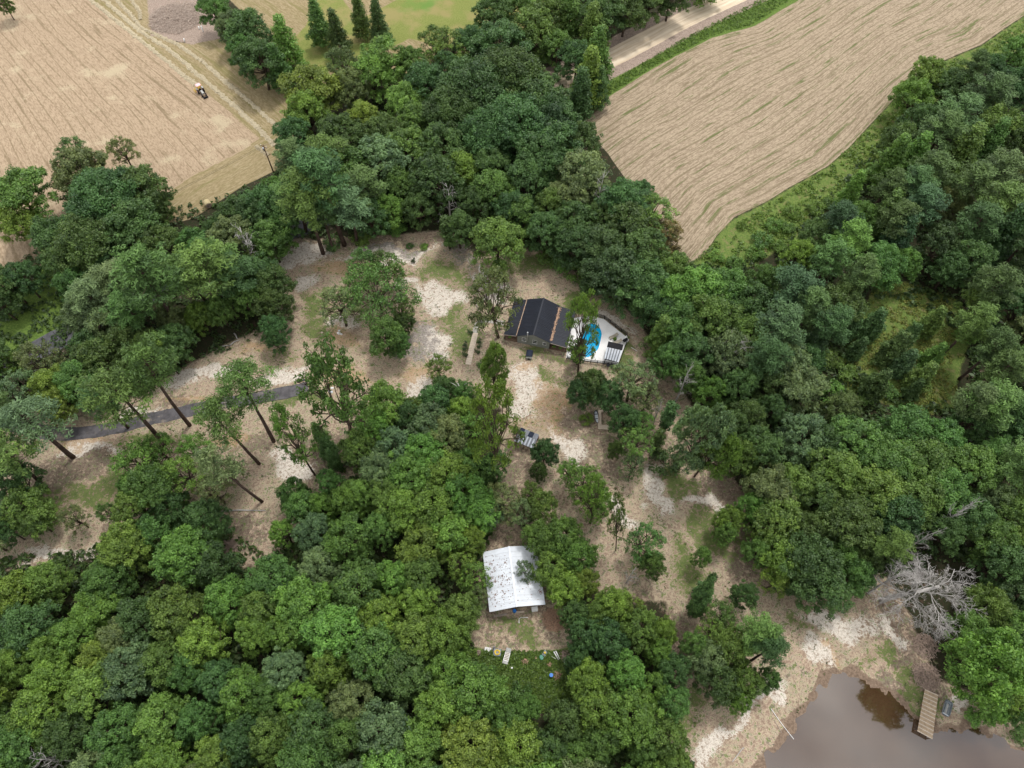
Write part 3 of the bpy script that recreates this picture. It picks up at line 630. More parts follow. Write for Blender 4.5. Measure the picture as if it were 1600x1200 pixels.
TINT = {k: tuple(q * 1.75 for q in v) for k, v in {'d': (.038, .071, .023), 'm': (.053, .097, .025), 'b': (.071, .126, .026), 'y': (.080, .126, .028), 'g': (.070, .102, .046), 'o': (.063, .088, .032), 'k': (.029, .056, .023), 'r': (.10, .085, .035)}.items()}
TW = {'d': 'dark green', 'm': 'mid green', 'b': 'bright green', 'y': 'yellow-green', 'g': 'greyish green', 'o': 'olive', 'k': 'very dark green', 'r': 'yellow-brown'}
KW = {'B': ('broadleaf tree', 'broadleaf_tree', 'tree'), 'O': ('spreading oak', 'dark_broadleaf_tree', 'tree'), 'L': ('thin-crowned tree', 'thin_crowned_tree', 'tree'), 'W': ('wide airy tree', 'wide_airy_tree', 'tree'), 'P': ('pine', 'pine_tree', 'tree'), 'T': ('tall pine', 'pine_tree', 'tree'),
      'J': ('young pine', 'pine_tree', 'tree'), 'C': ('pointed tree', 'pointed_tree', 'tree'), 'S': ('shrub', 'shrub', 'shrub'), 'I': ('vine-wrapped trunk', 'vine_covered_tree', 'tree'), 'D': ('bare dead tree', 'dead_tree', 'dead tree')}
GRP = {'B': 'broadleaf trees of the wood', 'O': 'spreading oaks', 'L': 'thin-crowned trees', 'W': 'wide airy trees', 'P': 'pines of the wood', 'T': 'tall pines with bare trunks', 'J': 'young pines in the grassy gap', 'C': 'pointed trees', 'S': 'shrubs', 'I': 'trunks wrapped in vines', 'D': 'bare dead trees'}
TREES = []   # dicts, built once every place is known
def add_tree(px, py, r, code, h=None, base=None):
    k, t = code[0], code[1]
    s = mpp(py, 8); Rw = r * s
    if base:
        b = P(*base); best = None
        for i in range(8, 240):
            z = i * .1; c = P(px, py, z); e = math.hypot(c[0] - b[0], c[1] - b[1])
            if best is None or e < best[0]: best = (e, z)
        zc = best[1] if not h else h * .68; Ht = {'P': zc / .78, 'T': zc / .82}.get(k, zc / .68); x, y = b[0], b[1]
        c = P(px, py, zc); off = (c[0] - x, c[1] - y)
    else:
        Ht = h or {'B': min(15, 1.7 * Rw + 5.0), 'O': min(17, 1.3 * Rw + 6.5), 'L': 1.7 * Rw + 4.5, 'W': 1.1 * Rw + 5, 'P': 15.5, 'T': 18, 'J': 3 * Rw + 1.5, 'C': 2.6 * Rw + 4.5, 'S': 1.1 * Rw, 'I': 10, 'D': 2 * Rw + 5}[k]
        f = {'P': .78, 'T': .80, 'C': .5, 'J': .5, 'S': .5, 'I': .55, 'D': .62}.get(k, .68)
        x, y, _ = P(px, py, Ht * f); off = (0, 0)
    TREES.append(dict(x=x, y=y, px=px, py=py, r=r, R=Rw, H=Ht, k=k, t=t, off=off))

# named trees seen in the photograph: crown x, y, radius (photo pixels), kind and colour
HAND = """
2 0 13 Bm;26 298 44 By;22 338 32 Bb;82 366 36 Bd;122 262 40 Bg;160 305 56 Od;215 292 40 Bd;128 372 50 Od;205 350 44 Bd;112 236 26 Lm;188 232 22 Lo;95 402 28 Bd;245 320 22 Bd;8 440 26 Bd;-6 468 22 Bd
332 8 24 Bm;362 36 24 Bg;388 45 34 Bd;402 88 34 Bd;380 75 24 Bm;446 72 24 Cb;436 108 20 Cm;497 36 20 Cm;526 52 18 Cd;562 28 17 Cm;590 34 17 Cd
486 132 42 By;478 168 34 Bb;532 92 28 Lo;546 130 30 Bo;600 86 36 By;580 112 32 Bb;640 95 24 By;700 72 34 Ly;680 60 26 Lm;735 62 28 Bd;700 100 24 Bd
740 132 58 Od;705 165 46 Od;790 112 54 Od;782 64 44 Bd;808 190 54 Od;836 140 46 Bd;760 200 46 Od;858 190 40 Bk;845 240 40 Bd;632 152 30 By;650 185 30 Bm;566 180 26 By;530 205 34 Bd;598 205 34 Bd;600 245 40 Bg;640 228 38 Bm;690 225 38 Bd;680 275 40 Bd;545 262 38 Bm;506 235 34 Pm;480 262 34 Pd;450 245 26 Po;560 290 38 Pd;455 300 34 Pm;500 330 30 Pd;540 320 34 Pg;425 290 22 Sb;408 322 34 Bd;440 340 30 Bm;605 322 24 Bb;576 330 28 Bd;620 357 14 Sb;652 322 24 Bd;716 350 26 Bd;720 262 30 Bb;770 292 34 Bm;745 312 26 Bd;800 322 30 Bd;776 372 40 Bm;562 374 17 Sm;520 378 16 Sd;662 384 7 Sb;640 383 6 Sm
832 42 38 Bm;856 16 32 Bm;890 30 26 Cm;870 70 26 Bm;924 52 24 Cm;900 88 28 Bd;932 92 26 Cb;920 126 28 Cb;908 150 24 Cd;936 140 18 Cd;945 14 34 Bd;980 4 32 Bd;1015 -8 30 Bd;1050 -16 28 Bd;880 -14 30 Bm;800 -10 30 Bm;770 18 30 Bd
862 176 40 Bd;870 222 42 Bd;905 215 32 Bd;910 268 42 Bg;890 300 32 Bg;975 312 40 Bd;1000 300 22 Bd;940 336 26 Bd;1022 336 38 Ly;1040 368 30 Lr;985 352 40 Bd;860 318 28 Bm;852 356 30 Bd;822 275 34 Bd;815 330 30 Bm;896 345 34 Bd;905 380 34 Bd;940 384 38 Bk;1000 392 40 Bd;960 420 44 Bk;1000 436 42 Bd;935 425 26 Bd;1050 420 34 Bm;1052 455 36 Bb;1095 448 42 Bb;1110 490 44 Bm;1065 500 38 Bm;1030 480 30 Bd;1032 525 22 Cm;1045 560 26 Bm;1080 545 34 Bd;1080 585 26 Bm;1140 545 38 Bg;1175 520 34 Bm;1134 445 34 Bm;1175 470 34 Bd;1195 432 24 Bm;1112 608 24 Bb;1128 640 18 Sb;1160 600 30 Bd;1190 570 32 Bd;1170 650 32 Bd;1148 668 30 Bd;1190 700 36 Bd;1160 710 32 Bm;1125 600 20 Sd;860 400 20 Sm;905 425 22 Sm;920 445 18 Sm;885 410 20 Sm
925 598 28 Bd;908 610 24 Bd;950 615 26 Bd;990 592 40 Lg;1010 620 30 Lg;995 690 32 Ly;1004 662 24 Lb;978 655 26 Bd;990 725 22 Lg;962 700 13 Bd;916 655 11 Sb;1040 722 24 Sd;852 704 23 Bd;842 734 15 Bd;807 674 9 Lg;915 752 38 Lb;890 735 24 Lb;934 775 26 Lb;846 790 30 Bm;815 800 26 Lg;830 770 22 Lm;785 780 30 Lg
1010 845 36 Lm;1020 880 22 Bm;1098 868 16 Bm;1100 925 17 Jd;1165 930 22 Bd;1130 960 28 Lm;1115 985 26 Ly;1145 1010 38 Bm;1110 1030 34 Bg;1190 985 32 Pm;1205 1015 28 Pd;1125 1065 36 Bd;1165 1062 30 Bm;1090 1010 26 Bm;1200 1060 22 Bm;1155 1095 20 Bb
882 838 34 By;902 868 34 Bb;864 884 32 By;884 914 32 Bb;915 905 24 By;935 800 20 Ly;820 890 18 Lg;845 838 30 Bm;960 945 32 Bb;935 960 26 Bm;1000 980 34 By;990 950 26 Ly;1035 985 26 Bb;1030 1020 24 Bb;950 1000 36 Bd;915 985 32 Bd;900 960 26 Bd;905 1030 24 Bd;920 1060 34 Bb;980 1050 36 Bb;930 1105 40 Bb;985 1120 42 Bb;1020 1075 28 Bb;1040 1150 34 Bm;1012 1175 26 Bm;885 1125 30 Bd;1055 1195 26 Bm
810 1165 42 Bb;790 1130 28 Bm;735 1165 44 By;900 1180 26 Bm;860 1170 30 Bd;760 1200 34 Bb;825 1105 22 Bm;815 1085 18 Sm
1238 755 34 Bm;1205 760 40 Bg;1175 790 26 Bb;1215 810 40 Bm;1140 810 24 Bb;1135 830 20 Bm;1270 880 46 Bd;1290 920 38 Bd;1225 870 36 Bb;1215 905 24 Lb;1185 860 24 Bm;1330 820 44 Bd;1400 800 44 Bd;1370 770 44 Bm;1440 720 46 Bm;1430 780 40 Bm;1390 720 44 Bm;1310 740 44 Bm;1480 760 38 Bm;1420 670 40 Bm;1340 690 44 Bm;1290 690 34 Bd;1340 700 24 Bo;1260 680 36 Bg;1475 690 34 Bm
1230 560 36 Bg;1250 600 38 Bg;1300 612 20 Sb;1320 635 26 Bo;1210 600 30 Bd;1265 560 26 Bd;1215 500 40 Pk;1240 450 40 Pk;1200 550 30 Pd;1270 480 30 Pd;1300 500 30 Pd;1320 470 34 Bd
1520 985 30 Bm;1585 975 30 Bm;1590 1035 40 Bm;1575 1085 32 Bb;1555 1110 20 Bb;1600 1105 26 Bm;1524 1122 13 Sb;1600 1150 16 Sm;1600 930 34 Bk;1575 880 36 Bd;1560 840 36 Bm;1600 800 36 Bm;1520 800 34 Bd;1590 850 30 By;1625 1000 36 Bd
1452 112 28 By;1430 145 28 Bb;1490 130 30 Bd;1500 180 38 Pd;1545 140 36 Pd;1470 200 34 Pd;1440 185 28 Bd;1560 190 34 Bm;1590 130 30 Bd;1590 85 30 Bb;1550 105 24 Bd;1410 215 28 Bd;1425 250 24 Cb;1390 255 26 Cb;1385 290 26 Pd;1350 335 24 By;1318 345 28 Pk;1330 300 18 Cb;1285 365 28 Bd;1250 395 24 Bb;1215 385 14 Sb;1275 325 14 Sb;1180 395 14 Sb;1300 318 13 Sm;1150 410 14 Sb;1120 400 12 Sb;1230 355 12 Sm;1380 340 26 Cm;1460 260 34 Pd;1500 245 30 Cm;1450 320 34 Pk;1410 340 30 Pd;1490 310 26 Bo;1530 280 36 Pd;1570 260 34 Po;1580 320 36 Pm;1530 340 34 Pd;1240 330 14 Sb;1210 350 14 Sb;1190 375 16 Sm;1160 352 9 Sb
1362 508 20 Jd;1398 545 22 Jd;1412 568 18 Jk;1440 590 20 Jm;1428 608 13 Jd;1456 502 18 Jm;1340 545 14 Jd;1370 600 20 Jd;1390 610 16 Sm;1320 580 18 Sm;1350 620 16 Sm;1460 555 16 Jb;1420 525 16 Jd;1300 560 18 Sm;1330 510 18 Jd
1525 500 30 Pm;1555 540 30 Pd;1530 470 24 Bm;1522 508 18 By;1525 620 30 Po;1550 620 40 Pm;1530 650 30 Bd;1590 640 34 Bd;1570 570 30 Pd;1590 480 34 Bd;1560 440 34 Pd;1490 415 26 Bd;1520 400 34 Bd
140 462 34 Pg;168 442 28 Pg;130 492 34 Bg;165 510 34 Bg;140 542 30 Bd;150 560 36 Bd;55 560 32 Lg;30 600 34 Lg;75 600 30 By;90 625 26 By;20 566 20 Lb;195 530 34 Bd;225 545 30 Bm;200 480 32 Pm;255 540 22 Bb;270 530 28 Bd;260 560 18 Bd;110 440 26 Bm;30 430 26 Bd;310 490 22 Bb;300 505 18 Sb;340 480 22 Bm;120 590 34 Bm;150 620 30 Pd;150 600 16 Sb
366 334 30 Bd;394 332 32 Bd;340 358 20 Bd;300 380 26 Bm;275 370 14 Sd;296 365 14 Sd;360 370 34 Bg;420 370 32 Bm;395 425 34 Bd;420 440 30 Bd;425 470 28 Bd;425 510 20 Bd;430 530 14 Bd;292 420 32 Pm;225 422 34 Pm;320 400 30 Pm;385 460 26 Bm;195 430 32 Pg;360 430 34 Pd;345 410 30 Pm;235 385 14 Sb;400 395 24 Lm
585 445 60 Wm;528 472 34 Lg;565 405 26 Lm;605 520 28 Bm;622 532 18 Bm;628 480 20 Lm;600 415 30 Lm
208 792 34 Bm;235 760 42 Bm;285 740 38 Lb;330 765 30 Lg;210 720 44 Lb;245 700 30 Lb;265 790 30 Bd;205 758 24 Bm;300 700 30 Lb;355 735 24 Lg;40 790 34 Bm;20 750 34 Bd;50 812 22 Bd;6 826 20 Bd;112 808 20 Lg;165 800 18 Lm
440 830 22 Bb;470 790 30 Bm;455 770 26 Bm;500 790 26 Bb;515 755 24 Bm;540 780 30 Bb;490 830 32 Bg;512 700 16 Cd;500 680 14 Cm;520 720 12 Cd
600 630 34 Bb;585 660 30 Bb;560 650 22 Lb;640 650 26 Bd;680 625 28 Bd;696 606 21 Bd;685 570 20 Lm;722 614 21 Bm;754 568 9 Sb;670 665 34 Bg;700 680 34 Bg;650 640 22 Bm;660 705 36 Bb;620 700 34 Bg;590 730 34 Bg;560 770 28 By;640 740 38 Bb;700 740 38 Bb;740 720 32 Bm;740 665 30 Lb;720 640 24 Bb;770 720 24 Bd;725 770 38 Bb;680 790 40 Bb;630 790 36 Bb;600 770 30 Bm;750 790 30 Bb;700 830 34 Bb;770 800 22 Lg;735 840 22 Bb;660 850 34 By;720 880 26 Lb;740 900 26 Lb;745 930 18 Lg
"""
for line in HAND.replace('\n', ';').split(';'):
    q = line.split()
    if len(q) == 4: add_tree(float(q[0]), float(q[1]), float(q[2]), q[3])
# trees whose foot shows: foot, crown, radius
for b, c, r, code in [((428, 690), (382, 602), 38, 'Tm'), ((297, 665), (228, 572), 38, 'Tm'), ((258, 695), (186, 612), 46, 'Tm'), ((115, 715), (38, 655), 48, 'Tg'), ((405, 725), (340, 655), 34, 'Tm'),
                      ((410, 784), (345, 726), 30, 'Tg'), ((493, 743), (452, 672), 28, 'Lb'), ((560, 710), (517, 596), 46, 'Lm'), ((75, 765), (5, 702), 38, 'Tm'), ((294, 521), (235, 430), 46, 'Pm'), ((371, 495), (328, 415), 42, 'Pm'),
                      ((505, 396), (470, 305), 40, 'Pm'), ((538, 382), (505, 275), 44, 'Pd'), ((781, 747), (770, 650), 36, 'Lb'), ((772, 627), (774, 566), 20, 'Bm'), ((779, 527), (768, 458), 38, 'Lg'), ((903, 588), (911, 497), 25, 'Lb'),
                      ((1058, 733), (1106, 668), 38, 'Bg'), ((1085, 745), (1128, 704), 30, 'Bb'), ((922, 818), (928, 770), 26, 'Lb'), ((962, 860), (962, 800), 16, 'Lm'), ((1082, 960), (1102, 922), 15, 'Jd'), ((640, 520), (628, 500), 16, 'Bd')]:
    add_tree(c[0], c[1], r, code, base=b)
add_tree(1548, 1042, 50, 'Bb', 23, (1505, 1056))
for px, py, r, code, h in [(1045, 650, 17, 'Id', 11), (1030, 690, 14, 'Id', 9), (905, 548, 16, 'Id', 9), (700, 360, 16, 'Id', 10)]: add_tree(px, py, r, code, h)
for px, py, r, h in [(385, 382, 42, 12), (700, 308, 26, 11), (1150, 545, 34, 12), (1070, 592, 22, 11), (1030, 640, 14, 10), (762, 440, 36, 9), (1500, 800, 26, 15), (985, 898, 16, 6), (478, 140, 18, 13), (1395, 905, 30, 12), (935, 300, 24, 13), (70, 1185, 26, 10), (1445, 840, 20, 13)]: add_tree(px, py, r * 1.15, 'Dd', h + 2.5)

# fill the woods between them
FILL = [
 ([(1180, 400), (1250, 370), (1300, 320), (1380, 250), (1440, 150), (1500, 110), (1640, 50), (1760, 10), (1760, 480), (1640, 470), (1500, 440), (1400, 430), (1320, 470), (1280, 560), (1220, 700), (1180, 690), (1200, 600), (1160, 480)], 'PPPPCBBB', 'ddkdmmob', 22, 34),
 ([(1500, 440), (1760, 440), (1760, 900), (1640, 960), (1560, 830), (1480, 790), (1400, 860), (1300, 800), (1230, 700), (1240, 620), (1330, 660), (1480, 660), (1520, 560)], 'BBPBP', 'mmddgo', 26, 40),
 ([(1200, 760), (1480, 760), (1540, 830), (1400, 850), (1360, 880), (1330, 930), (1260, 900), (1210, 830)], 'B', 'dmmd', 26, 40),
 ([(1520, 950), (1760, 900), (1760, 1100), (1640, 1090), (1560, 1040)], 'B', 'dmb', 28, 40),
 ([(-110, 900), (20, 895), (100, 880), (170, 850), (250, 800), (330, 800), (370, 870), (420, 880), (440, 850), (500, 800), (560, 790), (640, 800), (735, 860), (740, 950), (700, 990), (735, 1040), (750, 1110), (830, 1110), (900, 1140), (1040, 1180), (1060, 1290), (-110, 1290)], 'BBBBBBBB', 'mmmbbbgydd', 28, 46),
 ([(450, 120), (640, 60), (860, 80), (900, 260), (880, 380), (780, 320), (620, 350), (470, 320), (440, 240)], 'BBBP', 'ddmm', 26, 38),
 ([(820, -60), (1170, -60), (1080, -8), (960, 30), (860, 80), (800, 40)], 'BBC', 'dmm', 24, 32),
 ([(-110, 430), (20, 440), (130, 420), (260, 360), (430, 300), (440, 360), (440, 480), (340, 500), (240, 580), (120, 620), (20, 640), (-110, 700), (-110, 560), (60, 520), (180, 460)], 'BBBPS', 'dmgmd', 22, 34),
 ([(-110, 760), (20, 740), (120, 800), (240, 780), (200, 840), (60, 850), (-110, 880)], 'BL', 'mdg', 26, 36),
 ([(540, 700), (640, 640), (760, 640), (780, 760), (740, 860), (640, 860), (540, 800)], 'B', 'bmg', 28, 38),
 ([(1140, 540), (1220, 480), (1250, 600), (1230, 760), (1180, 740), (1150, 660)], 'B', 'dmd', 26, 36),
 ([(870, 940), (960, 930), (1050, 1000), (1060, 1160), (900, 1180), (880, 1060)], 'B', 'bmd', 28, 38),
]
fr = random.Random(5)
def inpoly(x, y, poly): return poly_sd(np.array([float(x)]), np.array([float(y)]), poly)[0] > 0
KEEP = [(110, 772, 95, 66), (75, 868, 115, 32), (1418, 545, 105, 115), (1180, 385, 90, 26), (1262, 330, 60, 24), (1330, 262, 50, 24), (60, 420, 60, 26), (70, 495, 55, 52), (405, 825, 60, 60), (450, 735, 60, 36), (1080, 790, 60, 90), (1060, 900, 50, 50), (60, 870, 90, 12), (810, 980, 78, 48), (810, 900, 60, 62), (815, 1045, 75, 28), (850, 520, 90, 60), (1390, 920, 40, 24), (330, 620, 1, 1)]
for poly, kinds, tints, r0, r1 in FILL:
    xs1 = [a for a, b in poly]; ys1 = [b for a, b in poly]; fails = 0
    cand = np.array([(fr.uniform(min(xs1), max(xs1)), fr.uniform(min(ys1), max(ys1))) for _ in range(1500)])
    ok = poly_sd(cand[:, 0], cand[:, 1], poly) > 0
    for x, y in cand[ok]:
        r = fr.uniform(r0, r1)
        if any(((x - a) / b2) ** 2 + ((y - c) / d2) ** 2 < 1.25 for a, c, b2, d2 in KEEP): continue
        if any(t['k'] != 'S' and math.hypot(x - t['px'], y - t['py']) < .64 * (r + t['r']) for t in TREES): continue
        add_tree(x, y, r, fr.choice(kinds) + fr.choice(tints))

# labels: what it looks like + nearest thing one can find + rank among its like
MARKS = [('the red-roofed tractor', 320, 145), ('the round hay bale', 325, 322), ('the utility pole', 422, 258), ('the black-roofed house', 835, 505), ('the swimming pool', 925, 535), ('the white-roofed barn', 803, 905),
         ('the wooden dock', 1448, 1112), ('the pond', 1330, 1130), ('the big dead tree', 1480, 900), ('the sandy road', 1010, 60), ('the plank walkway', 742, 540), ('the silver-roofed lean-to', 822, 685), ('the beige platform', 937, 660),
         ('the row of junk', 815, 1020), ('the asphalt driveway', 330, 633), ('the driveway end', 480, 605), ('the asphalt road', 90, 530), ('the green meadow', 640, 30), ('the weedy clearing', 1420, 540), ('the hay field corner', 262, 330),
         ('the ash-grey sand patch', 670, 525), ('the stubble field tip', 1080, 405), ('the brush pile', 270, 35), ('the broken snag', 715, 590), ('the top left corner', 0, 0), ('the bottom left corner', 0, 1200), ('the top right corner', 1600, 0),
         ('the bottom edge centre', 800, 1200), ('the left edge middle', 0, 700), ('the right edge middle', 1600, 620), ('the white sand track', 600, 396), ('the yard lawn', 725, 480), ('the bare sand gully', 1130, 800), ('the stubble field edge', 1380, 190),
         ('the left field big copse', 130, 310), ('the bottom left wood middle', 250, 1050), ('the wood left of barn', 560, 900), ('the right wood middle', 1300, 720), ('the top central oaks', 750, 140), ('the lower sand bank', 1100, 1150), ('the left sandy slope', 400, 800)]
def size_word(k, r):
    if k in 'SJI': return 'small' if r < 15 else 'bushy'
    return 'small' if r < 24 else ('mid-sized' if r < 35 else 'large')
def dir_word(dx, dy):
    a = math.degrees(math.atan2(-dy, dx)) % 360
    return ['right of', 'upper right of', 'above', 'upper left of', 'left of', 'lower left of', 'below', 'lower right of'][int((a + 22.5) // 45) % 8]
ORD = ['first', 'second', 'third', 'fourth', 'fifth', 'sixth', 'seventh', 'eighth', 'ninth', 'tenth', 'eleventh', 'twelfth']
groups = {}
for t in TREES:
    nm, mxx, myy = min(MARKS, key=lambda m: math.hypot(t['px'] - m[1], t['py'] - m[2]))
    d = math.hypot(t['px'] - mxx, t['py'] - myy)
    col = '' if t['k'] == 'D' else TW[t['t']] + ' '
    where = ('beside' if d < 26 else dir_word(t['px'] - mxx, t['py'] - myy)) + ' ' + nm
    t['lab'] = f"{size_word(t['k'], t['r'])} {col}{KW[t['k']][0]} {where}"
    groups.setdefault(t['lab'], []).append(t)
for lab, L in list(groups.items()):
    if len(L) == 1: continue
    L.sort(key=lambda t: t['px'])
    for i, t in enumerate(L):
        t['lab'] = lab + ', ' + (('leftmost' if i == 0 else 'rightmost' if i == len(L) - 1 else ORD[i] + ' from left') if len(L) > 2 else ('the left one', 'the right one')[i])
tr = random.Random(3)
def in_water(x, y): return poly_sd(np.array([x]), np.array([y]), POND)[0] > -.5
cnt = {}
for t in TREES:
    if in_water(t['x'], t['y']): continue
    if t['px'] + t['r'] < -25 or t['px'] - t['r'] > 1625 or t['py'] - t['r'] > 1225 or t['py'] + t['r'] < -20: continue
    k = t['k']; pr_ = PROTO[k]; tm, cm, R0, H0 = pr_[tr.randrange(len(pr_))]
    cnt[k] = cnt.get(k, 0) + 1
    nm_ = KW[k][1] if k != 'B' else {'d': 'dark_broadleaf_tree', 'k': 'dark_broadleaf_tree', 'm': 'broadleaf_tree', 'b': 'bright_broadleaf_tree', 'y': 'bright_broadleaf_tree', 'g': 'muted_broadleaf_tree', 'o': 'muted_broadleaf_tree', 'r': 'muted_broadleaf_tree'}[t['t']]  # broadleaf trees split by leaf tint alone; species not known
    root = empty(nm_, (t['x'], t['y'], gz(t['x'], t['y'])), label=t['lab'], cat=KW[k][2], group=GRP[k] if k != 'B' else {'d': 'dark', 'k': 'dark', 'm': 'mid green', 'b': 'bright', 'y': 'bright', 'g': 'greyish', 'o': 'greyish', 'r': 'greyish'}[t['t']] + ' broadleaf trees of the wood')
    a = tr.uniform(0, 6.28); ca, sa = math.cos(a), math.sin(a)
    yard = (790 < t['px'] < 1215 and 560 < t['py'] < 1110) or (150 < t['px'] < 620 and 640 < t['py'] < 860)
    sx = (.88 if yard and k in 'BL' else 1) * t['R'] / R0 * {'B': 1.13, 'O': 1.1, 'L': 1.08, 'W': 1.05, 'S': 1.15, 'D': 1.15, 'P': 1.12, 'T': 1.2, 'C': 1.15, 'J': 1.15}.get(k, 1.0); sz = t['H'] / H0
    for nm, me in ((tm.name.split('.')[0], tm), (cm.name.split('.')[0], cm)):
        o = bpy.data.objects.new(nm, me); COL.objects.link(o); o.parent = root
        o.rotation_euler = (0, 0, a)
        o.scale = (sx * (.6 if nm == 'trunk' and k in 'PT' and False else 1), sx, sz)
        if nm in ('crown', 'foliage'):
            c = TINT[t['t']]; v = tr.uniform(.82, 1.22); hshift = tr.uniform(-.10, .12)
            o.color = (c[0] * v * (1 + hshift * 1.5), c[1] * v, c[2] * v * (1 - hshift), 1)
    # the lean the photo shows between foot and crown
    if t['off'] != (0, 0): root.rotation_euler = (math.atan2(-t['off'][1], t['H'] * .75), math.atan2(t['off'][0], t['H'] * .75), 0)
print('TREES', len(TREES), cnt, 'longest', max(len(t['lab'].split()) for t in TREES))
# ------------------------------------------------------------ object materials
def corr(name, col, ro, metal, dirt, dl=.62, spec=.4, var=.12):
    g = G(name); o = g.obj(); a = g.noise(.5, 6, .65, o); b = g.noise(5, 4, .6, o)
    c = g.mix(g.mr(a, .35, .65), tuple(x * (1 - var) for x in col), tuple(min(1, x * (1 + var)) for x in col))
    c = g.mix(g.mr(g.ma('ADD', g.ma('MULTIPLY', a, .5), g.ma('MULTIPLY', b, .5)), dl, dl + .06, 0, .8), c, dirt)
    return g.done(g.pr(c, ro, spec, metal))
MAT['roof_dark'] = corr('charcoal_metal_roof', (.014, .017, .026), .55, .0, (.035, .034, .034), .62, .28)
MAT['roof_white'] = corr('white_metal_roof', (.62, .65, .69), .5, .0, (.36, .33, .32), .60, .5, .07)
MAT['roof_silver'] = corr('galvanised_roof', (.36, .39, .43), .5, .2, (.24, .22, .20), .60)
MAT['siding'] = plain('grey_siding', (.23, .24, .215), .7, .3, var=.1)
MAT['white'] = plain('white_paint', (.76, .76, .74), .6, .3, var=.06, dirt=(.55, .52, .46))
MAT['glass'] = plain('window_glass', (.02, .025, .03), .08, .6, var=.2)
MAT['black'] = plain('black_paint', (.015, .015, .017), .8, .2, var=.3)
MAT['deck'] = plain('white_pool_concrete', (.76, .75, .73), .8, .25, var=.07, sc=.6, dirt=(.55, .52, .46))
MAT['concrete'] = plain('concrete', (.36, .34, .30), .85, .2, var=.15, dirt=(.24, .21, .17))
MAT['plank'] = plain('weathered_plank', (.40, .30, .20), .8, .2, var=.22, sc=2)
MAT['plank_grey'] = plain('grey_plank', (.33, .28, .235), .8, .2, var=.25, sc=2)
MAT['beige'] = plain('beige_board', (.55, .46, .36), .8, .2, var=.12)
MAT['wood'] = plain('brown_timber', (.16, .105, .07), .85, .2, var=.35)
MAT['rust'] = plain('brown_leaf_litter', (.17, .085, .05), .95, .1, var=.45, sc=4)
MAT['tan'] = plain('dry_needles', (.36, .235, .16), .95, .1, var=.35, sc=4)
MAT['metal'] = plain('galvanised_metal', (.5, .52, .54), .35, .5, .7, var=.12)
MAT['greyplastic'] = plain('grey_plastic', (.17, .20, .22), .45, .4, var=.15)
MAT['boatin'] = plain('boat_floor', (.40, .40, .38), .6, .3, var=.15)
MAT['navy'] = plain('navy_hull', (.03, .04, .07), .4, .4, var=.3)
MAT['silverwhite'] = plain('pale_boat_floor', (.62, .66, .70), .5, .3, var=.1)
MAT['yellow'] = plain('yellow_plastic', (.72, .50, .04), .5, .4, var=.15)
MAT['green'] = plain('green_plastic', (.02, .20, .12), .4, .4, var=.15)
MAT['blue'] = plain('blue_plastic', (.02, .17, .55), .4, .4, var=.1)
MAT['pink'] = plain('faded_red_canopy', (.72, .42, .45), .6, .3, var=.1)
MAT['tyre'] = plain('tyre_rubber', (.02, .02, .02), .85, .2, var=.3)
MAT['cushion'] = plain('taupe_cushion', (.32, .29, .23), .9, .1, var=.12)
MAT['greycush'] = plain('dark_grey_cushion', (.09, .09, .10), .9, .1, var=.12)
MAT['hay'] = plain('hay', (.46, .38, .22), .95, .1, var=.3, sc=5, bump=.6)
MAT['haypale'] = plain('raked_hay', (.41, .35, .24), .95, .1, var=.3, sc=4, bump=.8)
MAT['tarp'] = plain('blue_tarp', (.018, .024, .040), .8, .2, var=.25)
MAT['stick'] = plain('dry_sticks', (.34, .26, .21), .95, .1, var=.4)
MAT['stickpale'] = plain('bleached_brush', (.44, .36, .30), .95, .1, var=.4)
MAT['pool_wall'] = plain('pool_liner', (.02, .42, .68), .5, .3, var=.1)
g = G('pool_water'); c = g.mix(g.mr(g.noise(1.2, 3, .5), .3, .7), (.004, .28, .52), (.008, .36, .62)); MAT['poolwater'] = g.done(g.pr(c, .06, .5, 0.0, g.bump(g.noise(2.5, 2, .5), .15, .05)))

def local(ox, oy, ang, z=0.0):
    ca, sa = math.cos(ang), math.sin(ang)
    return lambda x, y, zz=0.0: (ox + x * ca - y * sa, oy + x * sa + y * ca, z + zz)

def metal_slope(root, mat, x0, z0, x1, z1, y0, y1, n, pitch, th=.03, name='roof_sheet', over=.0):
    """slope from (x0,z0) eave to (x1,z1); sheets side by side along y with raised ribs across the slope's run"""
    w_ = (y1 - y0) / n
    for k in range(n):
        mb = MB(); a = y0 + k * w_ + .01; b = a + w_ - .02; dz = RS.uniform(-.008, .008)
        mb.slab([(x0, a, z0 + dz), (x1, a, z1 + dz), (x1, b, z1 + dz), (x0, b, z0 + dz)] if x1 > x0 else [(x1, a, z1 + dz), (x0, a, z0 + dz), (x0, b, z0 + dz), (x1, b, z1 + dz)], th)
        m = max(1, int(w_ / pitch))
        for j in range(m):
            y = a + (j + .5) * (b - a) / m
            mb.bar((x0, y, z0 + dz + .015), (x1, y, z1 + dz + .015), .07, .05)
        mb.build(name, mat, root)
def scatter_flakes(n, fx, rs, s0=.05, s1=.16):
    mb = MB()
    for _ in range(n):
        x, y, z = fx(rs); s = rs.uniform(s0, s1); a = rs.rand() * 6.28; e = rs.uniform(.4, 1)
        q = [(x + s * math.cos(a + t) * (1 if i % 2 else e), y + s * math.sin(a + t) * (1 if i % 2 else e), z + rs.uniform(0, .03)) for i, t in enumerate((0, 1.3, 2.9, 4.6))]
        mb.quad(*q)
    return mb

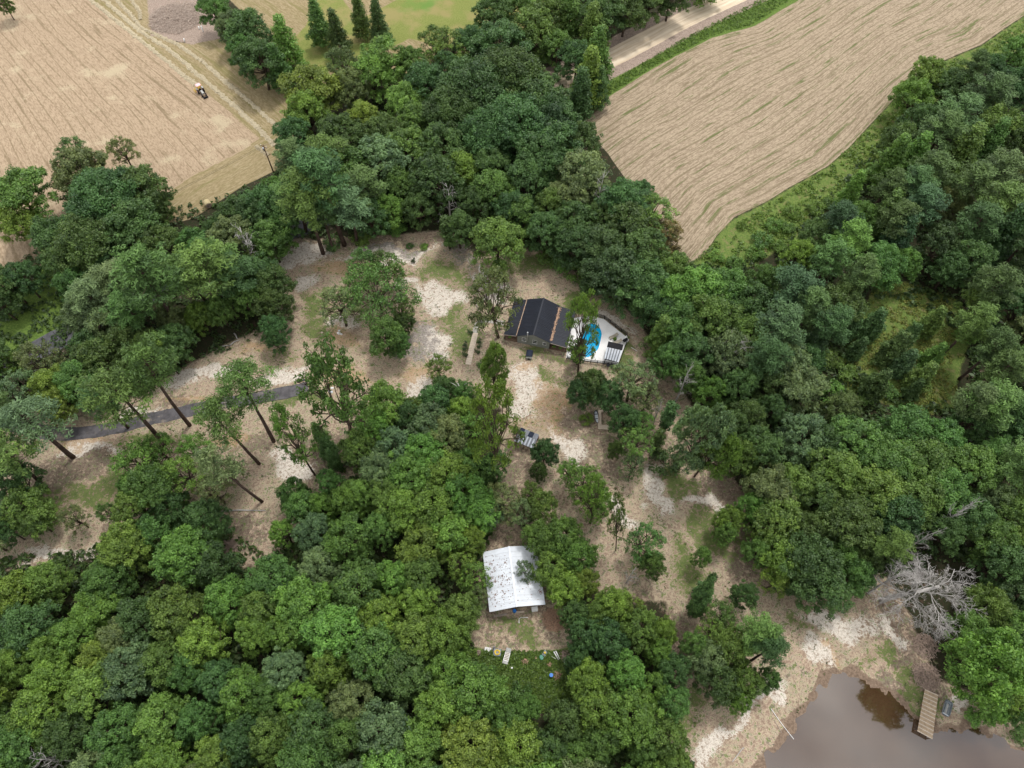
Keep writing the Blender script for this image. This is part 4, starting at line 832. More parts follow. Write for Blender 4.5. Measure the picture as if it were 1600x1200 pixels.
# ------------------------------------------------------------ house
HA = math.atan2(-1.60, 6.4); hx, hy = 1.08, 79.0
house = empty('house', (hx, hy, 0), HA, label='grey house with black metal gable roof and porch roofs on both sides', cat='house')
GWd, HL, EV, RD = 6.55, 8.9, 2.6, 4.15
mb = MB(); mb.v = [(0, 0, -.3), (GWd, 0, -.3), (GWd, 0, EV), (GWd / 2, 0, RD - .06), (0, 0, EV), (0, HL, -.3), (GWd, HL, -.3), (GWd, HL, EV), (GWd / 2, HL, RD - .06), (0, HL, EV)]
mb.f = [(0, 1, 2, 3, 4), (9, 8, 7, 6, 5), (0, 4, 9, 5), (1, 6, 7, 2)]
wall = mb.build('wall', MAT['siding'], house)
for i in range(9):
    z = .25 + i * .28
    MB().bar((0.02, -.012, z), (GWd - .02, -.012, z), .018, .02).build('siding_board', MAT['siding'], wall)
for x, z, w_, h_ in ((1.0, 1.15, .75, .9), (3.15, 1.0, .85, 1.0), (5.25, 1.25, .6, .75)):
    f = MB(); f.box(x - .06, -.05, z - .06, x, -.005, z + h_ + .06); f.box(x + w_, -.05, z - .06, x + w_ + .06, -.005, z + h_ + .06)
    f.box(x, -.05, z + h_, x + w_, -.005, z + h_ + .06); f.box(x - .1, -.09, z - .1, x + w_ + .1, -.005, z - .06); f.box(x, -.045, z + h_ * .48, x + w_, -.01, z + h_ * .54)
    fo = f.build('window', MAT['white'], house)
    MB().box(x, -.03, z - .02, x + w_, -.012, z + h_).build('pane', MAT['glass'], fo)
fl = MB(); fl.tube([(2.1, -.18, 1.7), (2.1, -.18, RD + .35)], .11, 12); fl.build('flue_pipe', MAT['metal'], house, True)
MB().cyl(2.1, -.18, RD + .36, RD + .5, .19, .10).build('flue_cap', MAT['metal'], house, True)
metal_slope(house, MAT['roof_dark'], -.12, EV + .02, GWd / 2 - .03, RD, -.25, HL + .2, 9, .33)
metal_slope(house, MAT['roof_dark'], GWd + .12, EV + .02, GWd / 2 + .03, RD, -.25, HL + .2, 9, .33)
MB().bar((GWd / 2, -.26, RD + .03), (GWd / 2, HL + .2, RD + .03), .28, .05).build('ridge_cap', MAT['roof_dark'], house)
metal_slope(house, MAT['roof_dark'], -2.75, 2.15, -.16, 2.56, -.2, HL + .1, 9, .33, name='porch_roof_sheet')
metal_slope(house, MAT['roof_dark'], GWd + 3.55, 2.05, GWd + .16, 2.56, -.2, HL + .1, 9, .33, name='porch_roof_sheet')
def edge_trim(a, b): MB().bar(a, b, .05, .14).build('fascia', MAT['plank_grey'], house)
edge_trim((-2.75, -.235, 2.08), (-.16, -.235, 2.49)); edge_trim((GWd + 3.55, -.235, 1.98), (GWd + .16, -.235, 2.49))
for x in (-2.6, GWd + 3.4):
    for y in (0.02, 3.0, 6.0, HL - .1): MB().box(x - .07, y, -.2, x + .07, y + .14, 2.07).build('porch_post', MAT['black'], house)
MB().box(-2.7, 0, -.2, -.01, HL, .12).build('porch_floor', MAT['wood'], house); MB().box(GWd + .01, 0, -.2, GWd + 3.5, HL, .12).build('porch_floor', MAT['wood'], house)
MB().bar((-.20, -.1, 2.6), (-.20, HL, 2.6), .10, .03).build('valley_flashing', MAT['beige'], house)
rs = np.random.RandomState(4)
def fx1(rs):
    y = rs.uniform(.3, HL - .2); wd = .18 + .22 * (math.sin(y * 1.7) ** 2); x = GWd + .18 + rs.randn() * wd * .5; return x, y, 2.66 - max(0, x - GWd - .16) * .148 + max(0, GWd - x) * .45
scatter_flakes(420, fx1, rs, .06, .16).build('fallen_leaves', MAT['tan'], house, kind='stuff')
def fx2(rs): return -.2 + rs.randn() * .05, rs.uniform(0, HL), 2.64
scatter_flakes(160, fx2, rs, .05, .10).build('fallen_leaves', MAT['tan'], house, kind='stuff')
L = local(hx, hy, HA)
def hang_plant(x, y, z, lab, R_=.32):
    r_ = empty('hanging_plant', L(x, y, z), label=lab, cat='plant', group='ferns hanging from the porch eaves')
    cl = [(math.cos(a) * R_ * .5, math.sin(a) * R_ * .5, RS.uniform(-.1, .15), R_ * .5, RS.rand()) for a in np.arange(0, 6.28, .8)]
    V, Q, v = puff_leaves(np.array(cl), 40, .07, np.random.RandomState(9)); me = npmesh('frond', V, Q, MAT['leaf'], {'leafvar': ('FLOAT_COLOR', 'FACE', v)})
    o = link('frond', me, r_); o.color = (.13, .24, .04, 1)
    MB().cyl(0, 0, -.25, -.02, .12, .17).build('pot', MAT['wood'], r_); MB().tube([(0, 0, 0), (0, 0, .5)], .012, 4).build('hanger', MAT['black'], r_)
hang_plant(-1.55, -.05, 1.45, 'fern hanging from the left porch eave of the house')
hang_plant(GWd + 1.0, -.05, 1.4, 'fern hanging nearest the house wall under the right porch eave')
hang_plant(GWd + 2.25, -.05, 1.35, 'fern hanging nearer the pool under the right porch eave')

# ------------------------------------------------------------ pool deck and pool
POOL = smooth_line([(15.0, 83.0), (15.95, 83.7), (17.02, 83.6), (17.9, 82.9), (18.35, 81.3), (18.15, 80.0), (17.6, 77.9), (17.2, 77.0), (16.3, 76.2), (15.7, 75.45), (15.0, 75.15), (14.4, 75.5), (14.1, 77.5), (14.2, 80.4), (14.45, 82.0), (15.0, 83.0)], 4)[:-1]
DECK = [(10.75, 75.25), (11.9, 82.0), (12.7, 84.8), (14.55, 85.3), (16.2, 85.5), (18.9, 84.6), (23.05, 80.35), (23.7, 79.5), (22.8, 78.4), (20.9, 73.45), (18.25, 73.95), (14.5, 74.5)]
DZ = .16
dk = bpy.data.objects.new('pool_deck', None); COL.objects.link(dk); tag(dk, 'white concrete pool deck right of the black-roofed house', 'pool deck')
# ring between pool and deck outline, bridged by angle
def ring_mesh(inner, outer, z):
    c = np.mean(inner, 0); N = 96; V = []; F = []
    def hit(poly, a):
        d = np.array((math.cos(a), math.sin(a))); best = 0
        for (x0, y0), (x1, y1) in zip(poly, poly[1:] + poly[:1]):
            e = np.array((x1 - x0, y1 - y0)); q = np.array((x0, y0)) - c; den = d[0] * e[1] - d[1] * e[0]
            if abs(den) < 1e-9: continue
            t = (q[0] * e[1] - q[1] * e[0]) / den; u = (q[0] * d[1] - q[1] * d[0]) / den
            if t > 0 and -1e-6 <= u <= 1 + 1e-6: best = max(best, t)
        return c + d * best
    angs = [2 * math.pi * k / N for k in range(N)] + [math.atan2(y - c[1], x - c[0]) % (2 * math.pi) for x, y in outer]
    angs = sorted(set(round(a, 5) for a in angs)); n = len(angs)
    for a in angs:
        i = hit(inner, a); o = hit(outer, a); V += [(*i, z), (*o, z), (*o, z - .5), (*i, z - .25)]
    for k in range(n):
        a = 4 * k; b = 4 * ((k + 1) % n); F += [(a, a + 1, b + 1, b), (a + 1, a + 2, b + 2, b + 1), (a + 3, a, b, b + 3)]
    mb = MB(); mb.v = V; mb.f = F; return mb, [hit(inner, a) for a in angs], c
mb, inn, pc = ring_mesh(POOL, DECK, DZ); mb.build('slab', MAT['deck'], dk)
pool = empty('swimming_pool', (float(pc[0]), float(pc[1]), 0), label='blue freeform swimming pool in the white deck', cat='swimming pool')
rel = [(x - pc[0], y - pc[1]) for x, y in inn]
mb = MB(); n = len(rel)
mb.v = [(x, y, DZ + .03) for x, y in rel] + [(x * .955, y * .955, DZ + .03) for x, y in rel] + [(x * .955, y * .955, -.9) for x, y in rel] + [(x * 1.0, y * 1.0, DZ + .004) for x, y in rel]
for k in range(n):
    j = (k + 1) % n; mb.f += [(k, j, n + j, n + k), (n + k, n + j, 2 * n + j, 2 * n + k), (3 * n + k, 3 * n + j, j, k)]
mb.build('coping', MAT['white'], pool)
mb = MB(); mb.v = [(x * .96, y * .96, DZ - .12) for x, y in rel]; mb.f = [tuple(range(n))]; mb.build('water', MAT['poolwater'], pool)
mb = MB(); mb.bar((-.7, 3.55, DZ + .02), (.9, 3.62, DZ + .02), .4, .16); mb.build('step', MAT['pool_wall'], pool)
# black rail fence: one thing, posts and rails its parts
pf = empty('pool_fence', (0, 0, 0), label='black rail fence around the white pool deck', cat='fence')
def fence_run(a, b, n, h=1.15):
    a = np.array(a); b = np.array(b)
    for k in range(n + 1):
        p = a + (b - a) * k / n; MB().box(p[0] - .05, p[1] - .05, -.2, p[0] + .05, p[1] + .05, h + .06).build('post', MAT['black'], pf)
    for z in (.3, .58, .86, h):
        MB().bar((*a, z), (*b, z), .04, .10).build('rail', MAT['black'], pf)
for a, b, n in (((10.9, 75.0), (14.3, 74.3), 3), ((14.3, 74.3), (18.2, 73.75), 3), ((18.2, 73.75), (21.0, 73.2), 2), ((21.0, 73.2), (22.95, 78.3), 3), ((19.0, 84.75), (23.3, 80.5), 4), ((16.2, 85.7), (19.0, 84.75), 2)): fence_run(a, b, n)
# cabana: black canopy panel, then pale corrugated roof
MAT['roof_grey'] = plain('grey_roof_strip', (.15, .16, .18), .6, .3, var=.15)
def quadroof(root, name, q, mat, n, ribs=True, th=.04):
    """q: 4 corners order a(left near) b(right near) c(right far) d(left far); n strips across left-right"""
    q = [np.array(x, float) for x in q]
    for k in range(n):
        t0 = k / n + .004; t1 = (k + 1) / n - .004
        a = q[0] + (q[1] - q[0]) * t0; b = q[0] + (q[1] - q[0]) * t1; d = q[3] + (q[2] - q[3]) * t0; c = q[3] + (q[2] - q[3]) * t1
        mb = MB(); mb.slab([tuple(a), tuple(b), tuple(c), tuple(d)], th)
        if ribs: mb.bar((a + b) / 2 + (0, 0, .03), (c + d) / 2 + (0, 0, .03), np.linalg.norm(b - a) * .35, .06)
        mb.build(name, MAT['roof_grey'] if ribs and k % 2 else mat, root)
cb = empty('pool_cabana', (20.2, 75.0, 0), label='poolside cabana with striped silver roof and black front panel', cat='cabana')
def rel3(o, pts): return [(x - o[0], y - o[1], z) for x, y, z in pts]
o_ = (20.2, 75.0)
quadroof(cb, 'roof_sheet', rel3(o_, [(18.05, 73.75, 2.25), (20.72, 72.9, 2.25), (21.66, 75.42, 2.5), (18.70, 76.22, 2.5)]), MAT['roof_silver'], 11)
quadroof(cb, 'black_panel', rel3(o_, [(18.70, 76.26, 2.52), (21.66, 75.46, 2.52), (22.0, 76.75, 2.6), (19.05, 77.55, 2.6)]), MAT['black'], 1, False)
for x, y in ((18.35, 74.1), (20.7, 73.4), (18.8, 76.1), (21.5, 75.5), (19.15, 77.4), (21.85, 76.7)):
    MB().box(x - o_[0] - .06, y - o_[1] - .06, DZ + .004, x - o_[0] + .06, y - o_[1] + .06, 2.2).build('post', MAT['black'], cb)
MB().slab(rel3(o_, [(18.5, 74.25, 1.1), (20.5, 73.62, 1.1), (20.62, 74.0, 1.1), (18.6, 74.6, 1.1)]), .08).build('counter_top', MAT['greycush'], cb)
# loungers and patio things
def lounger(x, y, a, mat, lab):
    r_ = empty('sun_lounger', (x, y, DZ), a, label=lab, cat='sun lounger', group='sun loungers on the pool deck')
    bevel(MB().box(-.32, -.95, .30, .32, .35, .38).build('seat', mat, r_))
    bevel(MB().slab([(-.32, .36, .38), (.32, .36, .38), (.32, .98, .72), (-.32, .98, .72)], .07).build('backrest', mat, r_))
    for sx in (-.27, .27):
        for sy in (-.85, .5): MB().box(sx - .03, sy - .03, 0, sx + .03, sy + .03, .295).build('leg', MAT['black'], r_)
lounger(20.55, 80.15, R(-62), MAT['cushion'], 'taupe sun lounger above the cabana, upper one of the pair')
lounger(21.2, 78.75, R(-66), MAT['cushion'], 'taupe sun lounger next to the black cabana panel, lower one of the pair')
lounger(12.0, 77.15, R(-66), MAT['greycush'], 'dark grey lounger on the deck left of the pool, upper one')
lounger(12.9, 76.05, R(-60), MAT['greycush'], 'dark grey lounger on the deck left of the pool, lower one')
def potplant(x, y, R_, lab, z=DZ, tint=(.10, .17, .03)):
    r_ = empty('potted_plant', (x, y, z), label=lab, cat='plant')
    cl = [(math.cos(a) * R_ * .5, math.sin(a) * R_ * .5, .55 + RS.uniform(-.1, .2), R_ * .55, RS.rand()) for a in np.arange(0, 6.28, .7)] + [(0, 0, .8, R_ * .5, .6)]
    V, Q, v = puff_leaves(np.array(cl), 40, .07, np.random.RandomState(19)); o = link('foliage', npmesh('foliage', V, Q, MAT['leaf'], {'leafvar': ('FLOAT_COLOR', 'FACE', v)}), r_); o.color = (*tint, 1)
    MB().cyl(0, 0, 0, .45, .16, .24).build('pot', MAT['greyplastic'], r_)
potplant(20.75, 79.35, .38, 'small round potted plant between the two taupe loungers')
potplant(12.35, 76.5, .30, 'potted plant between the two dark grey loungers')
def chair(x, y, a, mat, lab, z=DZ):
    r_ = empty('patio_chair', (x, y, z), a, label=lab, cat='chair', group='patio chairs')
    bevel(MB().box(-.26, -.26, .40, .26, .26, .46).build('seat', mat, r_)); bevel(MB().box(-.26, .22, .461, .26, .28, .92).build('backrest', mat, r_))
    for sx in (-.23, .23):
        for sy in (-.23, .23): MB().box(sx - .02, sy - .02, 0, sx + .02, sy + .02, .395).build('leg', mat, r_)
        MB().box(sx - .03, -.22, .62, sx + .03, .215, .66).build('armrest', mat, r_)
chair(19.0, 73.35, R(15), MAT['greycush'], 'dark patio chair left below the cabana', gz(19, 73.35)); chair(19.75, 73.1, R(-10), MAT['greycush'], 'dark patio chair centred below the cabana', gz(19.75, 73.1)); chair(20.4, 72.95, R(20), MAT['white'], 'white patio chair right below the cabana', gz(20.4, 72.95))
chair(22.9, 79.7, R(-70), MAT['white'], 'white chair at the right corner of the deck'); chair(11.35, 75.85, R(20), MAT['white'], 'white chair by the lower left corner of the pool deck')
def grill(x, y, z, lab):
    r_ = empty('barbecue_grill', (x, y, z), R(30), label=lab, cat='grill')
    bevel(MB().box(-.45, -.28, .55, .45, .28, .85).build('firebox', MAT['black'], r_), .04); l = MB(); l.tube([(-.44, 0, .86), (.44, 0, .86)], .27, 12); l.build('lid', MAT['black'], r_, True)
    for sx in (-.4, .4):
        for sy in (-.22, .22): MB().box(sx - .02, sy - .02, 0, sx + .02, sy + .02, .545).build('leg', MAT['metal'], r_)
grill(22.75, 78.95, DZ, 'small black grill at the right corner of the pool deck')
# steps/table on the deck's lower left edge: low white bench slats
bn = empty('slatted_bench', (11.75, 75.25, DZ), R(-12), label='white slatted bench on the lower left edge of the pool deck', cat='bench')
for k in range(4): MB().box(-.7, -.2 + k * .11, .40, .7, -.12 + k * .11, .44).build('slat', MAT['white'], bn)
for sx in (-.6, .6): MB().box(sx - .04, -.18, 0, sx + .04, .18, .395).build('leg', MAT['white'], bn)

# ------------------------------------------------------------ dog house, path, walkway plants
dh = empty('dog_house', (3.45, 75.6, gz(3.45, 75.6)), R(-7), label='small dog house with dark barrel roof below the house', cat='dog house')
MB().box(-.55, -.8, 0, .55, .8, .75).build('wall', MAT['siding'], dh)
mb = MB(); m = 9
for k in range(m + 1):
    a = math.pi * k / m; mb.v += [(-math.cos(a) * .66, -.55, .752 + .34 * math.sin(a)), (-math.cos(a) * .66, .95, .752 + .34 * math.sin(a))]
mb.f = [(2 * k, 2 * k + 2, 2 * k + 3, 2 * k + 1) for k in range(m)]; mb.build('roof', MAT['tarp'], dh, True)
MB().box(-.24, -.84, .05, .24, -.802, .55).build('doorway', MAT['black'], dh)
pw_ = [(-8.7, 73.75), (-8.2, 77.0), (-7.6, 80.3), (-7.25, 82.9), (-6.65, 83.95), (-5.6, 84.45), (-3.6, 84.1), (-1.6, 83.6)]
sp = [np.array(q) for q in smooth_line(pw_, 6)]
wk = empty('walkway', (0, 0, 0), label='pale plank walkway leading up from the sand to the house', cat='walkway')
for i in range(len(sp) - 1):
    a, b = sp[i], sp[i + 1]; d = (b - a) / np.linalg.norm(b - a); n_ = np.array((-d[1], d[0])) * .56; a = a + d * .012; b = b - d * .012; z = max(gz(*a), gz(*b)) + .10 + RS.uniform(-.008, .008)
    MB().slab([(*(a + n_), z), (*(a - n_), z), (*(b - n_), z), (*(b + n_), z)], .2).build('plank', MAT['beige' if i < 14 else 'concrete'], wk)
smallmesh = []
for sd_ in (1, 2, 3):
    rsx = np.random.RandomState(sd_); cl = [(rsx.randn() * .22, rsx.randn() * .22, .25 + rsx.rand() * .3, .22, rsx.rand()) for _ in range(9)]
    V, Q, v = puff_leaves(np.array(cl), 40, .07, rsx); smallmesh.append(npmesh('small_shrub', V, Q, MAT['leaf'], {'leafvar': ('FLOAT_COLOR', 'FACE', v)}))
for i, (px, py, lab) in enumerate([(734, 519, 'small dark shrub beside the upper part of the walkway'), (728, 539, 'small dark shrub left of the walkway middle, upper of three'), (727, 546, 'small dark shrub left of the walkway middle, centre of three'), (726, 554, 'small dark shrub left of the walkway middle, lowest of three'),
        (750, 535, 'tiny dark shrub right of the walkway, uppermost'), (749, 543, 'tiny dark shrub right of the walkway, middle'), (745, 550, 'small dark shrub right of the walkway, lowest'), (647, 408, 'tiny dark shrub on the lawn near the white sand track')]):
    x, y, _ = P(px, py); o = link('small_shrub', smallmesh[i % 3], None, (x, y, gz(x, y)), label=lab, cat='shrub', group='small planted shrubs'); o.color = (.05, .08, .035, 1); o.scale = (1.15,) * 3

# ------------------------------------------------------------ barn
BA = math.atan2(1.2, 9.06); bx, by = -3.62, 25.3
barn = empty('barn', (bx, by, 0), BA, label='open barn with rusty white metal gable roof in the wood', cat='barn')
BWd, BL, BE, BR_ = 9.1, 9.9, 2.75, 4.0; rx = 4.45
metal_slope(barn, MAT['roof_white'], 0, BE, rx - .02, BR_, 0, BL, 11, .30); metal_slope(barn, MAT['roof_white'], BWd, BE, rx + .02, BR_, 0, BL, 11, .30)
MB().bar((rx, -.02, BR_ + .05), (rx, BL + .02, BR_ + .05), .34, .05).build('ridge_cap', MAT['roof_white'], barn)
for x in (.3, rx, BWd - .3):
    for y in (.35, 3.4, 6.5, BL - .35): MB().box(x - .08, y - .08, -.3, x + .08, y + .08, BE if x != rx else BR_ - .08).build('post', MAT['wood'], barn)
for k in range(30):
    y = .4 + k * .31
    MB().box(.19, y, -.2, .23, y + .29, BE - .1).build('wall_board', MAT['wood'], barn)
    MB().box(BWd - .23, y, -.2, BWd - .19, y + .29, BE - .1).build('wall_board', MAT['wood'], barn)
    if y < BWd - .8: MB().box(y - .05, BL - .3, -.2, y + .24, BL - .26, BE - .1).build('wall_board', MAT['wood'], barn)
MB().box(.2, .30, BE - .28, BWd - .2, .38, BE - .08).build('beam', MAT['wood'], barn)
def roof_z(x): return BE + (BR_ - BE) * (x / rx if x < rx else (BWd - x) / (BWd - rx)) + .05
rs = np.random.RandomState(8)
cent = [(1.5, 6.4), (2.6, 5.2), (1.0, 5.3), (1.6, 4.6), (2.4, 3.9), (.6, 2.2), (6.9, 3.5), (8.7, 2.0), (8.5, 2.2), (6.2, 4.2), (3.5, 7.4), (1.1, 7.8), (3.8, 4.6), (1.3, 2.6)]
def fb(rs):
    if rs.rand() < .5:
        c = cent[rs.randint(len(cent))]; x, y = c[0] + rs.randn() * .22, c[1] + rs.randn() * .15
    elif rs.rand() < .85: x, y = rs.uniform(.3, rx - .3), rs.uniform(.5, BL - .8)
    else: x, y = rs.uniform(rx, BWd - .3), rs.uniform(.5, 5)
    return x, y, roof_z(x)
scatter_flakes(470, fb, rs, .03, .105).build('fallen_leaves', MAT['rust'], barn, kind='stuff')
Lb = local(bx, by, BA)
def clutter(nm, cat, lab, x, y, a, build_, z=None):
    p = Lb(x, y); r_ = empty(nm, (p[0], p[1], gz(p[0], p[1]) if z is None else z), BA + a, label=lab, cat=cat); build_(r_); return r_
clutter('stacked_boards', 'lumber', 'pale boards laid along the left of the barn front edge', 1.7, -.12, R(2), lambda r_: [MB().box(-1.1, -.16 + k * .11, k % 2 * .05, 1.1, -.07 + k * .11, .07 + k % 2 * .05).build('board', MAT['plank_grey'], r_) for k in range(3)])
clutter('stacked_boards', 'lumber', 'short pale boards in the middle of the barn front edge', 4.9, -.02, R(-3), lambda r_: [MB().box(-.8, -.16 + k * .11, k % 2 * .05, .8, -.07 + k * .11, .07 + k % 2 * .05).build('board', MAT['beige'], r_) for k in range(3)])
def fridge(r_):
    bevel(MB().box(-.5, -.35, 0, .5, .35, .8).build('body', MAT['white'], r_), .05); bevel(MB().box(-.5, -.35, .812, .5, .35, .9).build('lid', MAT['white'], r_), .03); MB().box(-.1, -.39, .82, .1, -.352, .86).build('handle', MAT['metal'], r_)
clutter('chest_freezer', 'freezer', 'white chest freezer at the right of the barn front', 7.4, .0, 0, fridge)
clutter('blue_drum', 'drum', 'blue drum just inside the barn front by the ridge', 4.1, .15, 0, lambda r_: (MB().cyl(0, 0, 0, .85, .29).build('body', MAT['blue'], r_, True), MB().cyl(0, 0, .855, .9, .27).build('lid', MAT['blue'], r_)))

# ------------------------------------------------------------ junk row below the barn
def at(px, py, dz=0.0): x, y, _ = P(px, py); return (x, y, gz(x, y) + dz)
r_ = empty('pallet', at(762, 1017, .02), R(-8), label='square white slatted pallet, leftmost in the junk row', cat='pallet')
for k in range(6): MB().box(-.52, -.52 + k * .18, .12, .52, -.40 + k * .18, .15).build('slat', MAT['white'], r_)
for x in (-.45, 0, .4): MB().box(x, -.52, 0, x + .09, .5, .115).build('runner', MAT['white'], r_)
r_ = empty('crate', at(777, 1020), R(-5), label='dark tub holding a coiled yellow hose in the junk row', cat='tub')
bevel(MB().box(-.62, -.55, 0, .6, .55, .35).build('body', MAT['greyplastic'], r_), .05)
mb = MB()
for q, (rr, zz) in enumerate(((.43, .40), (.37, .46), (.30, .42))):
    mb.tube([(math.cos(a + q) * rr * (1 + .12 * math.sin(3 * a + q)), math.sin(a + q) * rr * .9, zz + .03 * math.sin(2 * a)) for a in np.linspace(0, 6.2, 22)], .06, 6)
mb.build('hose', MAT['yellow'], r_, True)
r_ = empty('folding_lounger', at(792, 1026), R(-16), label='faded white lounger with grey cushions in the junk row', cat='lounger')
MB().box(-.42, -.75, .30, .42, .60, .38).build('seat', MAT['white'], r_)
for k in range(5): MB().box(-.34, -.6 + k * .24, .384, .34, -.44 + k * .24, .41).build('strap', MAT['cushion'], r_)
bevel(MB().slab([(-.45, .62, .42), (.45, .62, .42), (.42, 1.25, .65), (-.42, 1.25, .65)], .2).build('headrest', MAT['boatin'], r_), .08)
bevel(MB().box(-.45, -1.2, .18, .45, -.77, .40).build('footrest', MAT['boatin'], r_), .08)
for sx in (-.36, .36):
    for sy in (-.65, .5): MB().box(sx - .03, sy - .03, 0, sx + .03, sy + .03, .295).build('leg', MAT['metal'], r_)
r_ = empty('garden_chair', at(771, 1015), R(-20), label='folded grey chair between the white pallet and the yellow hose', cat='chair')
MB().slab([(-.14, -.45, .1), (.14, -.45, .1), (.14, .45, .5), (-.14, .45, .5)], .05).build('frame', MAT['metal'], r_); MB().slab([(-.10, -.3, .24), (.10, -.3, .24), (.10, .3, .50), (-.10, .3, .50)], .03).build('seat', MAT['greycush'], r_)
r_ = empty('bucket', at(837, 1028), label='small white bucket right of the junk row middle', cat='bucket')
MB().tube([(0, 0, 0), (0, 0, .34)], [.17, .23], 14, False).build('body', MAT['white'], r_, True); MB().cyl(0, 0, .05, .25, .19).build('contents', MAT['tan'], r_)
r_ = empty('storage_tub', at(846, 1028), R(20), label='green oval tub in the junk row', cat='tub')
mb = MB(); mb.tube([(0, 0, 0), (0, 0, .42)], [.24, .30], 16); o = mb.build('body', MAT['green'], r_, True); o.scale = (1, 1.3, 1); mb = MB(); mb.tube([(0, 0, .425), (0, 0, .46)], [.31, .28], 16); o = mb.build('lid', MAT['green'], r_); o.scale = (1, 1.3, 1)
r_ = empty('push_mower', at(851, 1021), R(-30), label='grey push mower with pale deck behind the green tub', cat='mower')
bevel(MB().box(-.32, -.42, .14, .32, .42, .28).build('mower_deck', MAT['greyplastic'], r_), .05); MB().cyl(0, .05, .285, .5, .2, .15).build('engine', MAT['yellow'], r_)
for sx in (-.36, .36):
    for sy in (-.34, .34): mb = MB(); mb.tube([(sx - .03, sy, .13), (sx + .03, sy, .13)], .13, 10); mb.build('wheel', MAT['tyre'], r_)
MB().tube([(-.22, -.42, .2), (-.2, -1.0, .8), (.2, -1.0, .8), (.22, -.42, .2)], .018, 5).build('handlebar', MAT['metal'], r_)
def heap(px, py, R_, H_, n, mat, name, lab, rs, cat='brush pile', ln=(.4, 1.0)):
    p = at(px, py); mb = MB()
    for _ in range(n):
        a = rs.rand() * 6.28; q = R_ * math.sqrt(rs.rand()) * .8; z = H_ * (1 - (q / R_) ** 2) * rs.rand(); b = rs.rand() * 3.14; l = rs.uniform(*ln) * .5 * R_
        c = np.array((q * math.cos(a), q * math.sin(a), z + .03)); d = np.array((math.cos(b), math.sin(b), rs.uniform(-.25, .25))) * l
        mb.bar(c - d, c + d, rs.uniform(.03, .07))
    o = mb.build(name, mat, label=lab, cat=cat); o.location = p; return o
rs = np.random.RandomState(12)
heap(820, 1034, .55, .5, 70, MAT['tan'], 'board_pile', 'pinkish heap of scrap wood in the middle of the junk row', rs)
heap(858, 1038, .45, .35, 50, MAT['tan'], 'board_pile', 'pinkish scrap wood between green tub and white pipes', rs)
heap(882, 1024, .95, .6, 110, MAT['stick'], 'brush_pile', 'brown stick pile at the right end of the junk row', rs)
heap(871, 1056, .85, .45, 90, MAT['tan'], 'brush_pile', 'pale stick pile beside the blue drum', rs)
heap(748, 1020, .45, .6, 50, MAT['stick'], 'brush_pile', 'narrow stick heap left of the white pallet', rs)
heap(866, 968, 2.3, .7, 480, MAT['tan'], 'straw_pile', 'large round straw and twig pile right of the barn front lawn', rs, 'straw pile', (.15, .5))
heap(275, 28, 9.0, .9, 1700, MAT['stickpale'], 'brush_pile', 'huge pinkish brown brush heap at the top of the hay field', rs, 'brush pile', (.08, .3))
heap(362, 856, 2.2, .8, 340, MAT['stick'], 'brush_pile', 'grey-brown brush heap beside the lower dirt track', rs, 'brush pile', (.15, .6))
heap(1447, 1058, 2.6, .6, 420, MAT['stick'], 'brush_pile', 'dark brush heap on the shore above the dock', rs, 'brush pile', (.15, .5))
heap(1445, 1010, 2.4, .5, 320, MAT['stick'], 'brush_pile', 'dark brush heap below the big dead tree', rs, 'brush pile', (.15, .5))
r_ = empty('drum', at(861, 1056), label='blue-lidded drum in the weeds below the junk row', cat='drum'); MB().cyl(0, 0, 0, .8, .28).build('body', MAT['tarp'], r_, True); MB().cyl(0, 0, .805, .87, .30).build('lid', MAT['blue'], r_)
r_ = empty('wheel_rim', at(884, 1034), label='round white wheel beside the brown stick pile', cat='wheel'); mb = MB(); mb.tube([(math.cos(a) * .24, math.sin(a) * .24, .1) for a in np.linspace(0, 6.283, 19)], .07, 6); mb.build('rim', MAT['white'], r_, True); MB().cyl(0, 0, .05, .14, .09).build('hub', MAT['metal'], r_)
for a, b, lab in (((865, 1019), (873, 1032), 'thick white pipe in the junk row, left of the two leaning pipes'), ((868, 1018), (875, 1031), 'thick white pipe in the junk row, right of the two leaning pipes')):
    o = MB().tube([at(*a, .45), at(*b, .15)], .09, 8).build('pipe', MAT['white'], None, True, label=lab, cat='pipe', group='white pipes in the junk row')
MB().tube([at(860, 1025, .1), at(870, 1031, .25)], .04, 6).build('pole', MAT['white'], None, label='short thin white pole lying across the junk row pipes', cat='pole')
MB().tube([at(870, 1032, .1), at(877, 1043, .08)], .035, 6).build('pole', MAT['metal'], None, label='thin grey pole pointing down from the junk row pipes', cat='pole')
MB().tube([at(811, 974, .08), at(811, 967, .08), at(814, 965, .08), at(825, 965, .08)], .05, 6).build('pipe', MAT['white'], None, label='bent white pipe lying on the grass before the barn', cat='pipe')
MB().box(-.12, -.12, 0, .12, .12, .3).build('block', MAT['white'], None, label='small pale block in the weeds below the faded lounger', cat='block').location = at(800, 1044)
